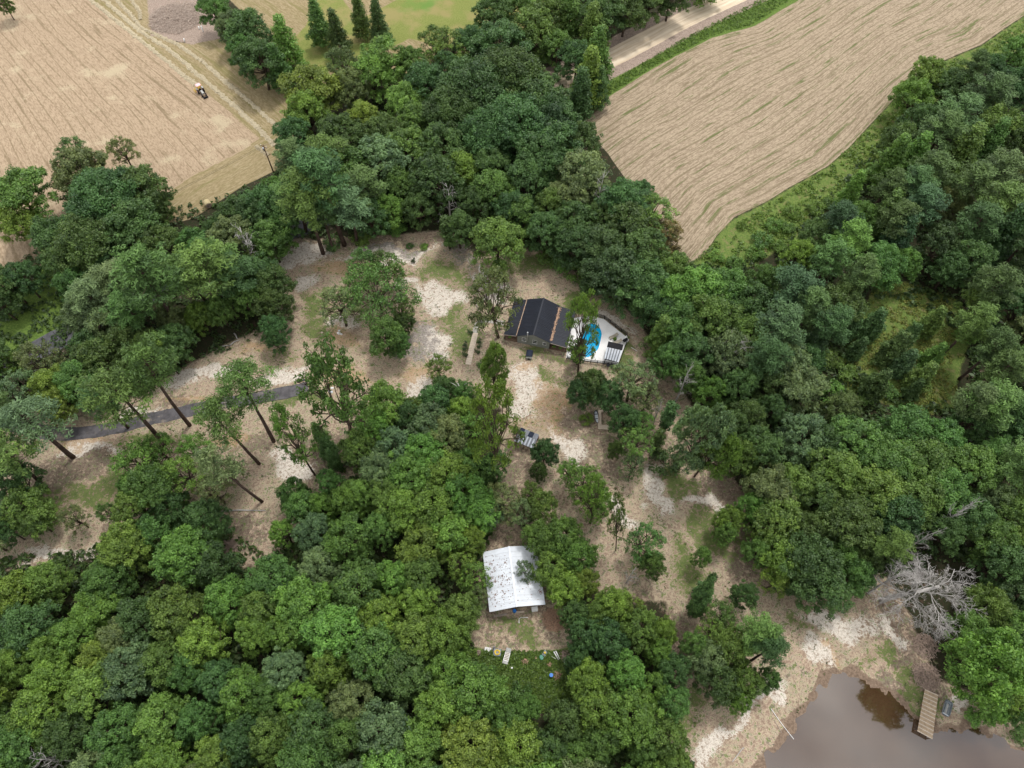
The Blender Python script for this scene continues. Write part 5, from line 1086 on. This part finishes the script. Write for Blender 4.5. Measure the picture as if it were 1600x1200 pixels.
# white metal ladder and tank in the trees left of the weeds
r_ = empty('metal_frame', at(727, 1060), R(8), label='white metal frame with rungs among the weeds left of junk row', cat='metal frame')
for sx in (-.18, .18): MB().bar((sx, -.9, .5), (sx, 2.2, 1.0), .06).build('rail', MAT['metal'], r_)
for k in range(7): y = -.7 + k * .45; MB().bar((-.17, y, .54 + y * .16), (.17, y, .54 + y * .16), .04).build('rung', MAT['metal'], r_)
bevel(MB().box(-.55, -1.25, .1, .35, -.95, .55).build('foot', MAT['white'], r_))
MB().tube([at(733, 1064, .2), at(746, 1075, .3)], .06, 6).build('pole', MAT['plank_grey'], None, label='grey pole lying beside the white metal frame', cat='pole')
r_ = empty('water_trough', at(725, 977), R(-35), label='narrow silver trough under the trees left of the barn lawn', cat='trough')
mb = MB(); mb.box(-.22, -.8, .05, .22, .8, .12); mb.box(-.26, -.8, .05, -.22, .8, .45); mb.box(.22, -.8, .05, .26, .8, .45); mb.box(-.26, .8, .05, .26, .84, .45); mb.box(-.26, -.84, .05, .26, -.8, .45); mb.build('basin', MAT['metal'], r_)

# ------------------------------------------------------------ lean-to shed, platform, canoe
sh = empty('lean_to_shed', (2.5, 56.2, gz(2.5, 56.2)), R(-24), label='small open lean-to with silver corrugated roof and dark rear sheet', cat='shed')
quadroof(sh, 'roof_sheet', [(-1.9, -.95, 1.9), (1.9, -.95, 1.9), (1.9, .75, 2.25), (-1.9, .75, 2.25)], MAT['roof_silver'], 12)
quadroof(sh, 'dark_sheet', [(-1.9, .78, 2.27), (1.9, .78, 2.27), (1.85, 2.1, 1.9), (-1.85, 2.1, 1.9)], MAT['tarp'], 4)
for x in (-1.75, 0, 1.75):
    MB().box(x - .06, -.86, -.2, x + .06, -.74, 1.85).build('post', MAT['wood'], sh); MB().box(x - .06, 1.9, -.2, x + .06, 2.02, 1.85).build('post', MAT['wood'], sh)
for k in range(12): MB().box(-1.8 + k * .3, 1.86, 0, -1.53 + k * .3, 1.89, 1.8).build('wall_board', MAT['wood'], sh)
pf2 = empty('sandbox_frame', (17.2, 61.2, gz(17.2, 61.2)), R(-3), label='beige wooden platform frame around an open sand pit', cat='platform')
z = .35
def bd(x0, y0, x1, y1):
    n = max(1, round(max(x1 - x0, y1 - y0) / .45)); hor = (x1 - x0) > (y1 - y0)
    for k in range(n):
        if hor: MB().box(x0 + (x1 - x0) * k / n + .005, y0, z - .08, x0 + (x1 - x0) * (k + 1) / n - .005, y1, z + RS.uniform(-.006, .006)).build('plank', MAT['beige'], pf2)
        else: MB().box(x0, y0 + (y1 - y0) * k / n + .005, z - .08, x1, y0 + (y1 - y0) * (k + 1) / n - .005, z + RS.uniform(-.006, .006)).build('plank', MAT['beige'], pf2)
bd(-.95, -2.0, -.3, 2.1); bd(-.295, -2.0, 2.4, -1.1); bd(-.295, 1.65, 2.4, 2.1); bd(1.9, -1.095, 2.4, 1.645)
for x in (-.9, 2.3):
    for y in (-1.9, 2.0): MB().box(x, y - .05, -.2, x + .1, y + .05, z - .085).build('post', MAT['wood'], pf2)
def hull(name, loc, rz, Lh, Wh, Hh, mo, mi, lab, cat, square=False):
    r_ = empty(name, loc, rz, label=lab, cat=cat); N = 12; sec = []
    for i in range(N + 1):
        t = i / N; y = (t - .5) * Lh
        wv = (1 - abs(2 * t - 1) ** (9 if square else 2.6)) ** (.5) if 0 < t < 1 else .0
        wv = max(wv, .72 if square else .04) * Wh / 2; sec.append((y, wv))
    mb = MB(); mi_ = MB(); rim = MB(); up = []
    for y, wv in sec:
        mb.v += [(-wv, y, Hh), (-wv * .75, y, .06), (0, y, 0), (wv * .75, y, .06), (wv, y, Hh)]
    for i in range(N):
        for k in range(4): a = i * 5 + k; mb.f.append((a, a + 1, a + 6, a + 5))
    mb.f += [(4, 3, 2, 1, 0), tuple(N * 5 + k for k in range(5))]
    mb.build('hull', mo, r_, True)
    for y, wv in sec: mi_.v += [(-wv * .80, y * .93, .12), (wv * .80, y * .93, .12)]
    mi_.f = [(2 * i, 2 * i + 1, 2 * i + 3, 2 * i + 2) for i in range(N)]; mi_.build('floor', mi, r_)
    rim.tube([(-wv, y, Hh) for y, wv in sec] + [(wv, y, Hh) for y, wv in sec[::-1]] + [(-sec[0][1], sec[0][0], Hh)], .05 if square else .04, 5)
    rim.build('gunwale', mo, r_, True)
    return r_
c_ = hull('canoe', (16.05, 61.9, gz(16, 61.9) + .02), R(5), 2.7, .80, .32, MAT['navy'], MAT['silverwhite'], 'narrow navy canoe with pale inside leaning by the beige platform', 'canoe')
for y in (-.5, .45): MB().box(-.3, y, .24, .3, y + .14, .28).build('thwart', MAT['navy'], c_)
b_ = hull('rowing_boat', (67.2, 11.45, gz(67.2, 11.45) + .03), R(-32), 2.35, 1.15, .42, MAT['greyplastic'], MAT['boatin'], 'small grey flat-bottomed boat on the shore right of the dock', 'boat', True)
for x in (-.33, .21): MB().box(x, -.9, .13, x + .12, .9, .36).build('side_bench', MAT['greyplastic'], b_)
bevel(MB().box(-.42, .78, .13, .42, 1.05, .40).build('bow_deck', MAT['greyplastic'], b_), .03); MB().box(-.45, -1.08, .13, .45, -.98, .44).build('transom', MAT['silverwhite'], b_)

# ------------------------------------------------------------ dock
DA = math.atan2(-(14.1 - 8.22), -(64.35 - 61.5)) + math.pi / 2
dock = empty('dock', (61.5, 8.22, 0), label='narrow wooden plank dock reaching into the pond', cat='dock')
c0 = np.array((64.35, 14.15)); c1 = np.array((66.2, 13.3)); c2 = np.array((63.45, 7.1)); c3 = np.array((61.5, 8.22)); o2 = np.array((61.5, 8.22)); N = 34
for k in range(N):
    t0 = k / N + .003; t1 = (k + 1) / N - .003; z = .42 + RS.uniform(-.008, .008); e = RS.uniform(-.03, .03)
    a = c0 + (c3 - c0) * t0 - o2; b = c1 + (c2 - c1) * t0 - o2; d = c0 + (c3 - c0) * t1 - o2; c = c1 + (c2 - c1) * t1 - o2; s_ = (b - a) / np.linalg.norm(b - a) * e
    MB().slab([(*(a + s_), z), (*(d + s_), z), (*(c + s_), z), (*(b + s_), z)], .045).build('plank', MAT['plank' if (k * 7) % 3 else 'beige'], dock)
for f in (.04, .5, .96):
    a = c0 + (c1 - c0) * f - o2; b = c3 + (c2 - c3) * f - o2; MB().bar((*a, .29), (*b, .29), .06, .16).build('joist', MAT['wood'], dock)
for t in (.05, .38, .7, .97):
    for f in (.03, .97): p = c0 + (c3 - c0) * t; q = c1 + (c2 - c1) * t; r2 = p + (q - p) * f - o2; MB().box(r2[0] - .07, r2[1] - .07, -2.4, r2[0] + .07, r2[1] + .07, .205).build('post', MAT['wood'], dock)
MB().tube([at(1205, 1107, .12), at(1222, 1130, .1), (*P(1240, 1155, WATER_Z)[:2], WATER_Z + .05)], .045, 6).build('pipe', MAT['white'], None, label='long white pipe running down the bank into the pond', cat='pipe')
MB().tube([at(1211, 1125, .05), at(1223, 1145, .05)], .04, 6).build('pole', MAT['plank_grey'], None, label='short grey pole on the bank beside the long white pipe', cat='pole')
MB().tube([at(1000, 1190, .08), at(1003, 1186, .1)], .04, 6).build('pole', MAT['stick'], None, label='short stick at the bottom edge of the wood', cat='stick')
MB().tube([at(986, 543, .06), at(996, 549, .06)], .05, 6).build('pipe', MAT['white'], None, label='short white pipe on the grass right of the pool deck', cat='pipe')
MB().tube([at(1145, 1190, .1), at(1160, 1170, .15), at(1163, 1168, .2)], .07, 6).build('fallen_branch', MAT['deadwood'], None, label='pale fallen branch on the sandy bank at the bottom', cat='branch')

# ------------------------------------------------------------ tractor, rake, hay
ta = math.atan2(153.3 - 157.0, -76.6 + 79.4) - math.pi / 2
t0_ = P(316, 146)
tractor = empty('tractor', (t0_[0], t0_[1], gz(t0_[0], t0_[1])), ta, label='small tractor with faded red canopy raking hay', cat='tractor')
bevel(MB().box(-.32, .15, .75, .32, 1.75, 1.35).build('hood', MAT['boatin'], tractor), .08)
bevel(MB().box(-.40, -1.0, .7, .40, .14, 1.0).build('chassis', MAT['black'], tractor), .05)
bevel(MB().box(-.26, -.75, 1.01, .26, -.25, 1.45).build('seat', MAT['black'], tractor), .05)
for sx in (-.82, .82):
    mb = MB(); mb.tube([(sx - .22, -.65, .78), (sx + .22, -.65, .78)], .78, 18); w1 = mb.build('rear_wheel', MAT['tyre'], tractor, True); mb = MB(); mb.tube([(sx - .235, -.65, .78), (sx + .235, -.65, .78)], .38, 12); mb.build('rim', MAT['pink'], w1)
    bevel(MB().box(sx - .25, -1.15, 1.58, sx + .25, -.1, 1.64).build('fender', MAT['boatin'], tractor), .02)
    mb = MB(); mb.tube([(sx * .75 - .13, 1.45, .45), (sx * .75 + .13, 1.45, .45)], .45, 14); w1 = mb.build('front_wheel', MAT['tyre'], tractor, True); mb = MB(); mb.tube([(sx * .75 - .145, 1.45, .45), (sx * .75 + .145, 1.45, .45)], .2, 10); mb.build('rim', MAT['pink'], w1)
    MB().bar((sx * .62, -1.05, 1.0), (sx * .62, -1.05, 2.55), .07).build('canopy_post', MAT['black'], tractor)
bevel(MB().box(-.72, -1.55, 2.56, .72, -.15, 2.64).build('canopy', MAT['pink'], tractor), .03)
for k in range(3): MB().box(-.5 + k * .36, -1.3, 2.643, -.36 + k * .36, -.4, 2.66).build('canopy_rib', MAT['white'], tractor)
mb = MB(); mb.bar((-.35, 1.9, .6), (-.35, 2.5, .45), .1); mb.bar((.35, 1.9, .6), (.35, 2.5, .45), .1); mb.build('loader_arm', MAT['black'], tractor)
bevel(MB().box(-.75, 2.45, .2, .75, 2.9, .55).build('front_bucket', MAT['black'], tractor), .04)
mb = MB(); mb.tube([(0, .25, 1.36), (0, -.05, 1.6)], .03, 6); mb.build('steering_column', MAT['black'], tractor)
pr_p = empty('person', (0, 0, 0)); bpy.data.objects.remove(pr_p)
rk = empty('hay_rake', tuple(np.array(tractor.location) + np.array((math.sin(ta) * 2.3, -math.cos(ta) * 2.3, 0))), ta + R(35), label='yellow wheel rake towed behind the tractor', cat='hay rake')
MB().bar((-1.7, 0, .7), (1.7, 0, .7), .10).build('beam', MAT['yellow'], rk)
for k in range(5):
    x = -1.5 + k * .75; mb = MB(); mb.tube([(x + .12 * math.cos(a) * .0, -.3 + math.cos(a) * .55, .6 + math.sin(a) * .55) for a in np.linspace(0, 6.283, 17)], .05, 5)
    for a in np.arange(0, 6.28, .52): mb.bar((x, -.3, .6), (x, -.3 + math.cos(a) * .68, .6 + math.sin(a) * .68), .03)
    mb.build('rake_wheel', MAT['yellow'], rk)
p = at(326, 322); bale = empty('hay_bale', p, R(35), label='round hay bale at the lower right corner of the hay field', cat='hay bale')
mb = MB(); mb.tube([(0, -.75, .80), (0, -.68, .80), (0, .68, .80), (0, .75, .80)], [.76, .82, .82, .76], 22); mb.build('roll', MAT['hay'], bale, True)
mb = MB(); mb.tube([(0, -.765, .80), (0, -.752, .80)], .60, 20); mb.build('end_face', MAT['stick'], bale)
tractor.scale = (.85, .85, .85); rk.scale = (.8, .8, .8); rk.location = tuple(np.array(tractor.location) + np.array((math.sin(ta) * 1.95, -math.cos(ta) * 1.95, 0)))
# windrows of raked hay
def windrow(pts, wd, ht, lab, seed):
    rs = np.random.RandomState(seed); q = smooth_line([P(x, y)[:2] for x, y in pts], 14); q = [np.array(a) for a in q]; V = []; F = []; M_ = 9
    for i, a in enumerate(q):
        d = q[min(i + 1, len(q) - 1)] - q[max(i - 1, 0)]; d /= np.linalg.norm(d); n_ = np.array((-d[1], d[0])); w_ = wd * rs.uniform(.65, 1.25); off = rs.randn() * .10
        for k in range(M_):
            t = k / (M_ - 1) * 2 - 1; p_ = a + n_ * (t * w_ / 2 + off) + rs.randn(2) * .05; V.append((p_[0], p_[1], gz(*p_) - .06 + ht * (1 - t * t) * rs.uniform(.6, 1.2)))
    for i in range(len(q) - 1):
        for k in range(M_ - 1): b = i * M_ + k; F.append((b, b + 1, b + M_ + 1, b + M_))
    mb = MB(); mb.v = V; mb.f = F; mb.build('windrow', MAT['haypale'], None, False, label=lab, cat='windrow', group='rows of raked hay in the hay field')
def dens(p): return [(p[i][0] + (p[i + 1][0] - p[i][0]) * t, p[i][1] + (p[i + 1][1] - p[i][1]) * t) for i in range(len(p) - 1) for t in (0, .5)] + [p[-1]]
windrow(dens([(110, -50), (143, 0), (180, 30), (233, 73), (280, 112), (308, 134)]), 1.5, .38, 'row of raked hay running down to behind the tractor', 31)
windrow(dens([(130, -45), (163, 0), (213, 43), (267, 80), (333, 137), (400, 197), (430, 228)]), 1.5, .38, 'long row of raked hay passing right of the tractor', 32)
windrow(dens([(183, 0), (203, 22), (220, 42), (250, 57), (278, 70), (317, 97), (360, 134), (400, 168), (440, 205), (452, 216)]), 1.4, .36, 'row of raked hay nearest the tree row', 33)
windrow(dens([(200, -30), (206, 0), (218, 18), (219, 30)]), 1.2, .3, 'short row of raked hay at the top edge beside the brush heap', 34)
windrow(dens([(400, 228), (410, 236), (420, 243)]), 1.2, .3, 'short stub of raked hay in the lower right of the hay field', 35)
for i, (px, py, h_, lab) in enumerate([(312, 46, .8, 'white post by the trees above the hay field, left one'), (318, 50, 1.7, 'tall white post by the trees above the hay field, right one'), (289, 66, 1.0, 'leaning white post in the hay below the brush heap')]):
    MB().tube([(0, 0, -.1), (.1 * (i == 2), 0, h_)], .17, 8).build('marker_post', MAT['white'], None, True, label=lab, cat='post', group='white marker posts').location = at(px, py)

# ------------------------------------------------------------ utility poles and wires
def pole(px, py, H_, lab, box=True):
    p = at(px, py); r_ = empty('utility_pole', p, R(-30), label=lab, cat='utility pole')
    MB().tube([(0, 0, -.5), (0, 0, H_)], [.16, .11], 10).build('shaft', MAT['wood'], r_, True); MB().box(-.9, -.06, H_ - .6, .9, .06, H_ - .46).build('crossarm', MAT['wood'], r_)
    for x in (-.8, .8): MB().cyl(x, 0, H_ - .455, H_ - .25, .06).build('insulator', MAT['white'], r_)
    if box: MB().cyl(-.36, 0, H_ - 1.9, H_ - 1.0, .22).build('transformer', MAT['metal'], r_, True)
    return np.array((p[0], p[1], p[2] + H_ - .25))
tp1 = pole(428, 271, 8.5, 'wooden utility pole with white transformer at the hay field corner'); tp2 = pole(-110, 545, 8.5, 'wooden utility pole beyond the left edge', False)
tp3 = pole(868, 120, 8.5, 'wooden utility pole among the trees beside the sandy road', False); tp4 = pole(1290, -95, 8.5, 'wooden utility pole beyond the top edge by the sandy road', False)
def wire(a, b, dx, lab):
    pts = []
    for i in range(13):
        t = i / 12; q = a + (b - a) * t; pts.append((q[0] + dx, q[1] + dx * .5, q[2] - 4 * .9 * t * (1 - t)))
    MB().tube(pts, .022, 4).build('overhead_wire', MAT['black'], None, label=lab, cat='wire', group='overhead wires')
wire(tp2, tp1, -.7, 'overhead wire over the left trees, upper strand'); wire(tp2, tp1, .7, 'overhead wire over the left trees, lower strand'); wire(tp1, tp3, .0, 'overhead wire crossing the central oaks')
wire(tp3, tp4, -.7, 'overhead wire along the sandy road, nearer the trees'); wire(tp3, tp4, .7, 'overhead wire along the sandy road, nearer the road')

# ------------------------------------------------------------ the big dead tree, snag, fallen wood, odds and ends
def big_dead():
    rs = np.random.RandomState(77); b = P(1376, 939); c = np.array(b[:2]); root = empty('dead_tree', (b[0], b[1], gz(b[0], b[1])), label='huge bare silver dead tree leaning over the shore', cat='dead tree')
    mb = MB(); mb.v = []
    H_ = 17.0; top = (4.1, -.3, H_ * .62)
    mb.tube([(0, 0, -.4), (.3, -.05, 2), (1.1, -.2, 5), (2.4, -.3, 7.6), top], [.50, .42, .36, .30, .22], 10); tr_ = mb.build('trunk', MAT['deadwood'], root, True)
    for j in range(10):
        br = MB()
        def grow(p, d, L, r, k):
            d = d / np.linalg.norm(d); e = p + d * L; pts = limb(br, p, e, r, max(.02, r * .5), rs, .11, 5, 5 if k > 1 else 4)
            if k == 0:
                for m in range(3): q_ = np.array(pts[rs.randint(1, 6)]); br.bar(q_, q_ + nrmz(np.array([d * .8 + rs.randn(3) * .5]))[0] * rs.uniform(.35, .8), .022)
                return
            for m in range(rs.randint(4, 6)):
                s = pts[min(len(pts) - 1, 1 + m)]; nd = d + rs.randn(3) * .6; nd[2] = nd[2] * .6 + .03; grow(np.array(s), nd, L * rs.uniform(.40, .66), r * .50, k - 1)
        a = j * 2.4 + .3; t = .5 + .5 * (j / 10); p = np.array((4.1 * t ** 1.6, -.3 * t, H_ * .62 * t)); el = .02 + .62 * (j / 10)
        grow(p, np.array((math.cos(a) * math.cos(el), math.sin(a) * math.cos(el), math.sin(el))), rs.uniform(4.3, 5.2), .10, 3)
        br.build('branch', MAT['deadwood'], root, True)
big_dead()
rs = np.random.RandomState(5)
b = at(727, 640); sn = empty('broken_snag', b, label='tall broken bare trunk standing left of the walkway end', cat='dead tree')
MB().tube([(0, 0, -.3), (-.2, .1, 3), (-.5, .3, 7), (-.8, .3, 9.6)], [.36, .32, .24, .08], 9).build('trunk', MAT['deadwood'], sn, True)
for d in ((-2.2, .6, 9.4), (.7, .9, 8.6), (-1.3, 1.4, 8.2)): mb = MB(); limb(mb, (-.5, .3, 7), d, .12, .03, rs, .08, 4, 6); mb.build('branch', MAT['deadwood'], sn, True)
for a, b, lab in (((335, 548), (362, 539), 'fallen grey log on the upper left sand bank, longer one'), ((358, 541), (375, 531), 'fallen grey log on the upper left sand bank, shorter one'), ((330, 800), (415, 798), 'long pale log lying at the edge of the lower dirt track'), ((366, 521), (371, 530), 'short upright stick on the upper left sand bank')):
    m_ = ((a[0] + b[0]) / 2, (a[1] + b[1]) / 2 - 1.5); MB().tube([at(*a, .1), at(*m_, .18), at(*b, .1)], [.15, .13, .07], 7).build('fallen_log', MAT['deadwood'], None, True, label=lab, cat='log', group='logs lying on the sand')
def bag(px, py, s, mat, lab, nm='sack', cat='sack'):
    rsx = np.random.RandomState(int(px)); mb = MB(); base = at(px, py); n1, n2 = 10, 6
    for j in range(n2):
        f = j / (n2 - 1) * math.pi * .5; 
        for k in range(n1): a = 2 * math.pi * k / n1; q = s * math.cos(f) * (1 + .18 * rsx.randn()); mb.v.append((q * math.cos(a), q * math.sin(a) * .8, s * .75 * math.sin(f)))
    for j in range(n2 - 1):
        for k in range(n1): a = j * n1 + k; b2 = j * n1 + (k + 1) % n1; mb.f.append((a, b2, b2 + n1, a + n1))
    o = mb.build(nm, mat, None, True, label=lab, cat=cat); o.location = base
bag(529, 520, .42, MAT['white'], 'larger white sack on the dark patch left of the big airy tree'); bag(533, 522, .26, MAT['white'], 'smaller white sack on the dark patch left of the big airy tree'); bag(530, 516, .22, MAT['silverwhite'], 'smallest white sack, topmost of the three on the dark patch')
bag(517, 613, .45, MAT['silverwhite'], 'pale blue-white sack half hidden past the driveway end'); bag(519, 607, .3, MAT['white'], 'small white sack half hidden past the driveway end, upper one')
bag(503, 519, .25, MAT['beige'], 'small pale rock on the grass left of the white sacks', 'rock', 'rock')
bag(467, 596, .42, MAT['black'], 'black bag at the upper side of the driveway end'); bag(471, 594, .4, MAT['cushion'], 'brownish bundle beside the black bag at the driveway end', 'bundle', 'bundle'); bag(475, 594, .33, MAT['greycush'], 'small grey bundle right of the brownish one at the driveway end', 'bundle', 'bundle')

# ------------------------------------------------------------ ground cover that nobody could count
def weeds(name, n, poly_px, cond, tint, seed, size=(.1, .3), lab='', per=7, h=.25):
    rs = np.random.RandomState(seed); W_ = np.array(poly_px, float)
    x0, y0 = W_.min(0); x1, y1 = W_.max(0); pts = np.stack([rs.uniform(x0, x1, n * 3), rs.uniform(y0, y1, n * 3)], 1)
    pts = pts[poly_sd(pts[:, 0], pts[:, 1], list(map(tuple, poly_px))) > 0][:n]
    X = np.array([P(a, b)[0] for a, b in pts]); Y = np.array([P(a, b)[1] for a, b in pts])
    k = vnoise(X, Y, 3.1, seed + 40) + .6 * vnoise(X, Y, 1.1, seed + 41) > cond; X, Y = X[k], Y[k]; Z = height(X, Y); s = rs.uniform(*size, len(X))
    ok = -poly_sd(X, Y, POND) > .3; X, Y, Z, s = X[ok], Y[ok], Z[ok], s[ok]
    cl_ = P(1418, 548); m1 = P(1200, 350); m2 = P(1300, 280)
    for hx_, hy_, hr in ((cl_[0], cl_[1], 12 if name == 'undergrowth' else 0), (4.2, 82, 8), (17.5, 79.5, 7), (.8, 30.5, 6), (13, 79, 5)): 
        ok = np.hypot(X - hx_, Y - hy_) > hr; X, Y, Z, s = X[ok], Y[ok], Z[ok], s[ok]
    m = len(X); C = np.repeat(np.stack([X, Y, Z], 1), per, 0); ss = np.repeat(s, per)
    d = rs.randn(m * per, 3); d[:, 2] = np.abs(d[:, 2]) * .6; C = C + nrmz(d) * (ss * .7)[:, None] + np.array((0, 0, h * .3))
    N = nrmz(rs.randn(m * per, 3) * .6 + np.array((0, 0, .8))); Ls = ss * rs.uniform(.35, .7, m * per)
    V, Q = quads_from(C, N, Ls, Ls * .55, rs, .3)
    v = np.stack([rs.rand(m * per), (rs.rand(m * per) > .8) * .8, np.zeros(m * per), np.ones(m * per)], 1)
    o = link(name, npmesh(name, V, Q, MAT['leaf'], {'leafvar': ('FLOAT_COLOR', 'FACE', v)}), kind='stuff'); o.color = (*tint, 1); tag(o, lab, 'ground cover'); return m * per
WOOD = [(-60, 880), (140, 860), (300, 800), (420, 870), (560, 700), (700, 620), (780, 760), (740, 1000), (760, 1110), (1080, 1190), (1100, 1260), (-60, 1260)]
tot = weeds('undergrowth', 9000, WOOD, -.5, (.06, .10, .03), 1, (.4, 1.0), 'leafy undergrowth on the floor of the bottom left wood', 8, .8)
tot += weeds('undergrowth', 9000, [(1060, 420), (1200, 400), (1400, 200), (1640, 60), (1640, 1000), (1560, 860), (1330, 920), (1180, 860), (1150, 700), (1060, 560), (1020, 470)], -.5, (.05, .085, .028), 2, (.4, 1.0), 'leafy undergrowth on the floor of the right wood', 8, .8)
tot += weeds('undergrowth', 5000, [(-40, 420), (430, 280), (460, 120), (860, 40), (900, 240), (1050, 400), (980, 460), (880, 380), (700, 350), (440, 380), (420, 520), (200, 620), (-40, 640)], -.3, (.05, .085, .028), 3, (.4, .9), 'leafy undergrowth under the upper trees', 8, .8)
tot += weeds('weeds', 5500, [(735, 1018), (900, 1018), (905, 1090), (850, 1112), (760, 1105), (728, 1050)], -2, (.085, .14, .028), 4, (.12, .4), 'dense green weeds around the junk row', 7, .3)
tot += weeds('weeds', 5000, [(-40, 640), (260, 590), (430, 400), (720, 370), (1000, 500), (1180, 800), (1230, 930), (1400, 960), (1540, 1090), (1200, 1120), (1050, 1180), (1050, 950), (880, 780), (640, 600), (500, 760), (380, 880), (-40, 880)], .35, (.07, .10, .03), 5, (.08, .28), 'scattered low weeds on the sandy yard', 5, .15)
tot += weeds('verge_grass', 9000, [(885, 196), (905, 176), (956, 128), (1010, 96), (1060, 66), (1105, 42), (1140, 24), (1200, -8), (1245, -8), (1180, 36), (1112, 57), (1020, 105), (956, 145), (902, 182)], -.9, (.10, .17, .03), 6, (.12, .4), 'bright tall grass between sandy road and stubble field', 6, .35)
tot += weeds('margin_plants', 9000, [(1078, 414), (1125, 372), (1200, 320), (1293, 264), (1373, 184), (1453, 108), (1533, 74), (1605, 28), (1605, 60), (1540, 105), (1460, 150), (1410, 200), (1370, 260), (1300, 320), (1250, 365), (1200, 395), (1140, 420), (1100, 445)], -.45, (.12, .19, .04), 7, (.15, .6), 'leafy plants along the edge of the stubble field', 6, .35)
tot += weeds('clearing_grass', 5000, [(1370, 440), (1420, 440), (1500, 470), (1520, 520), (1500, 580), (1490, 640), (1440, 650), (1380, 630), (1320, 610), (1310, 560), (1340, 500)], -.2, (.17, .19, .05), 8, (.12, .4), 'yellowish grass in the gap of the right wood', 6, .3)
print('TRIS', sum(sum(len(p.vertices) - 2 for p in m.polygons) if len(m.polygons) < 3000 else 2 * len(m.polygons) for m in bpy.data.meshes)); print('weed quads', tot, 'objects', len(bpy.data.objects))
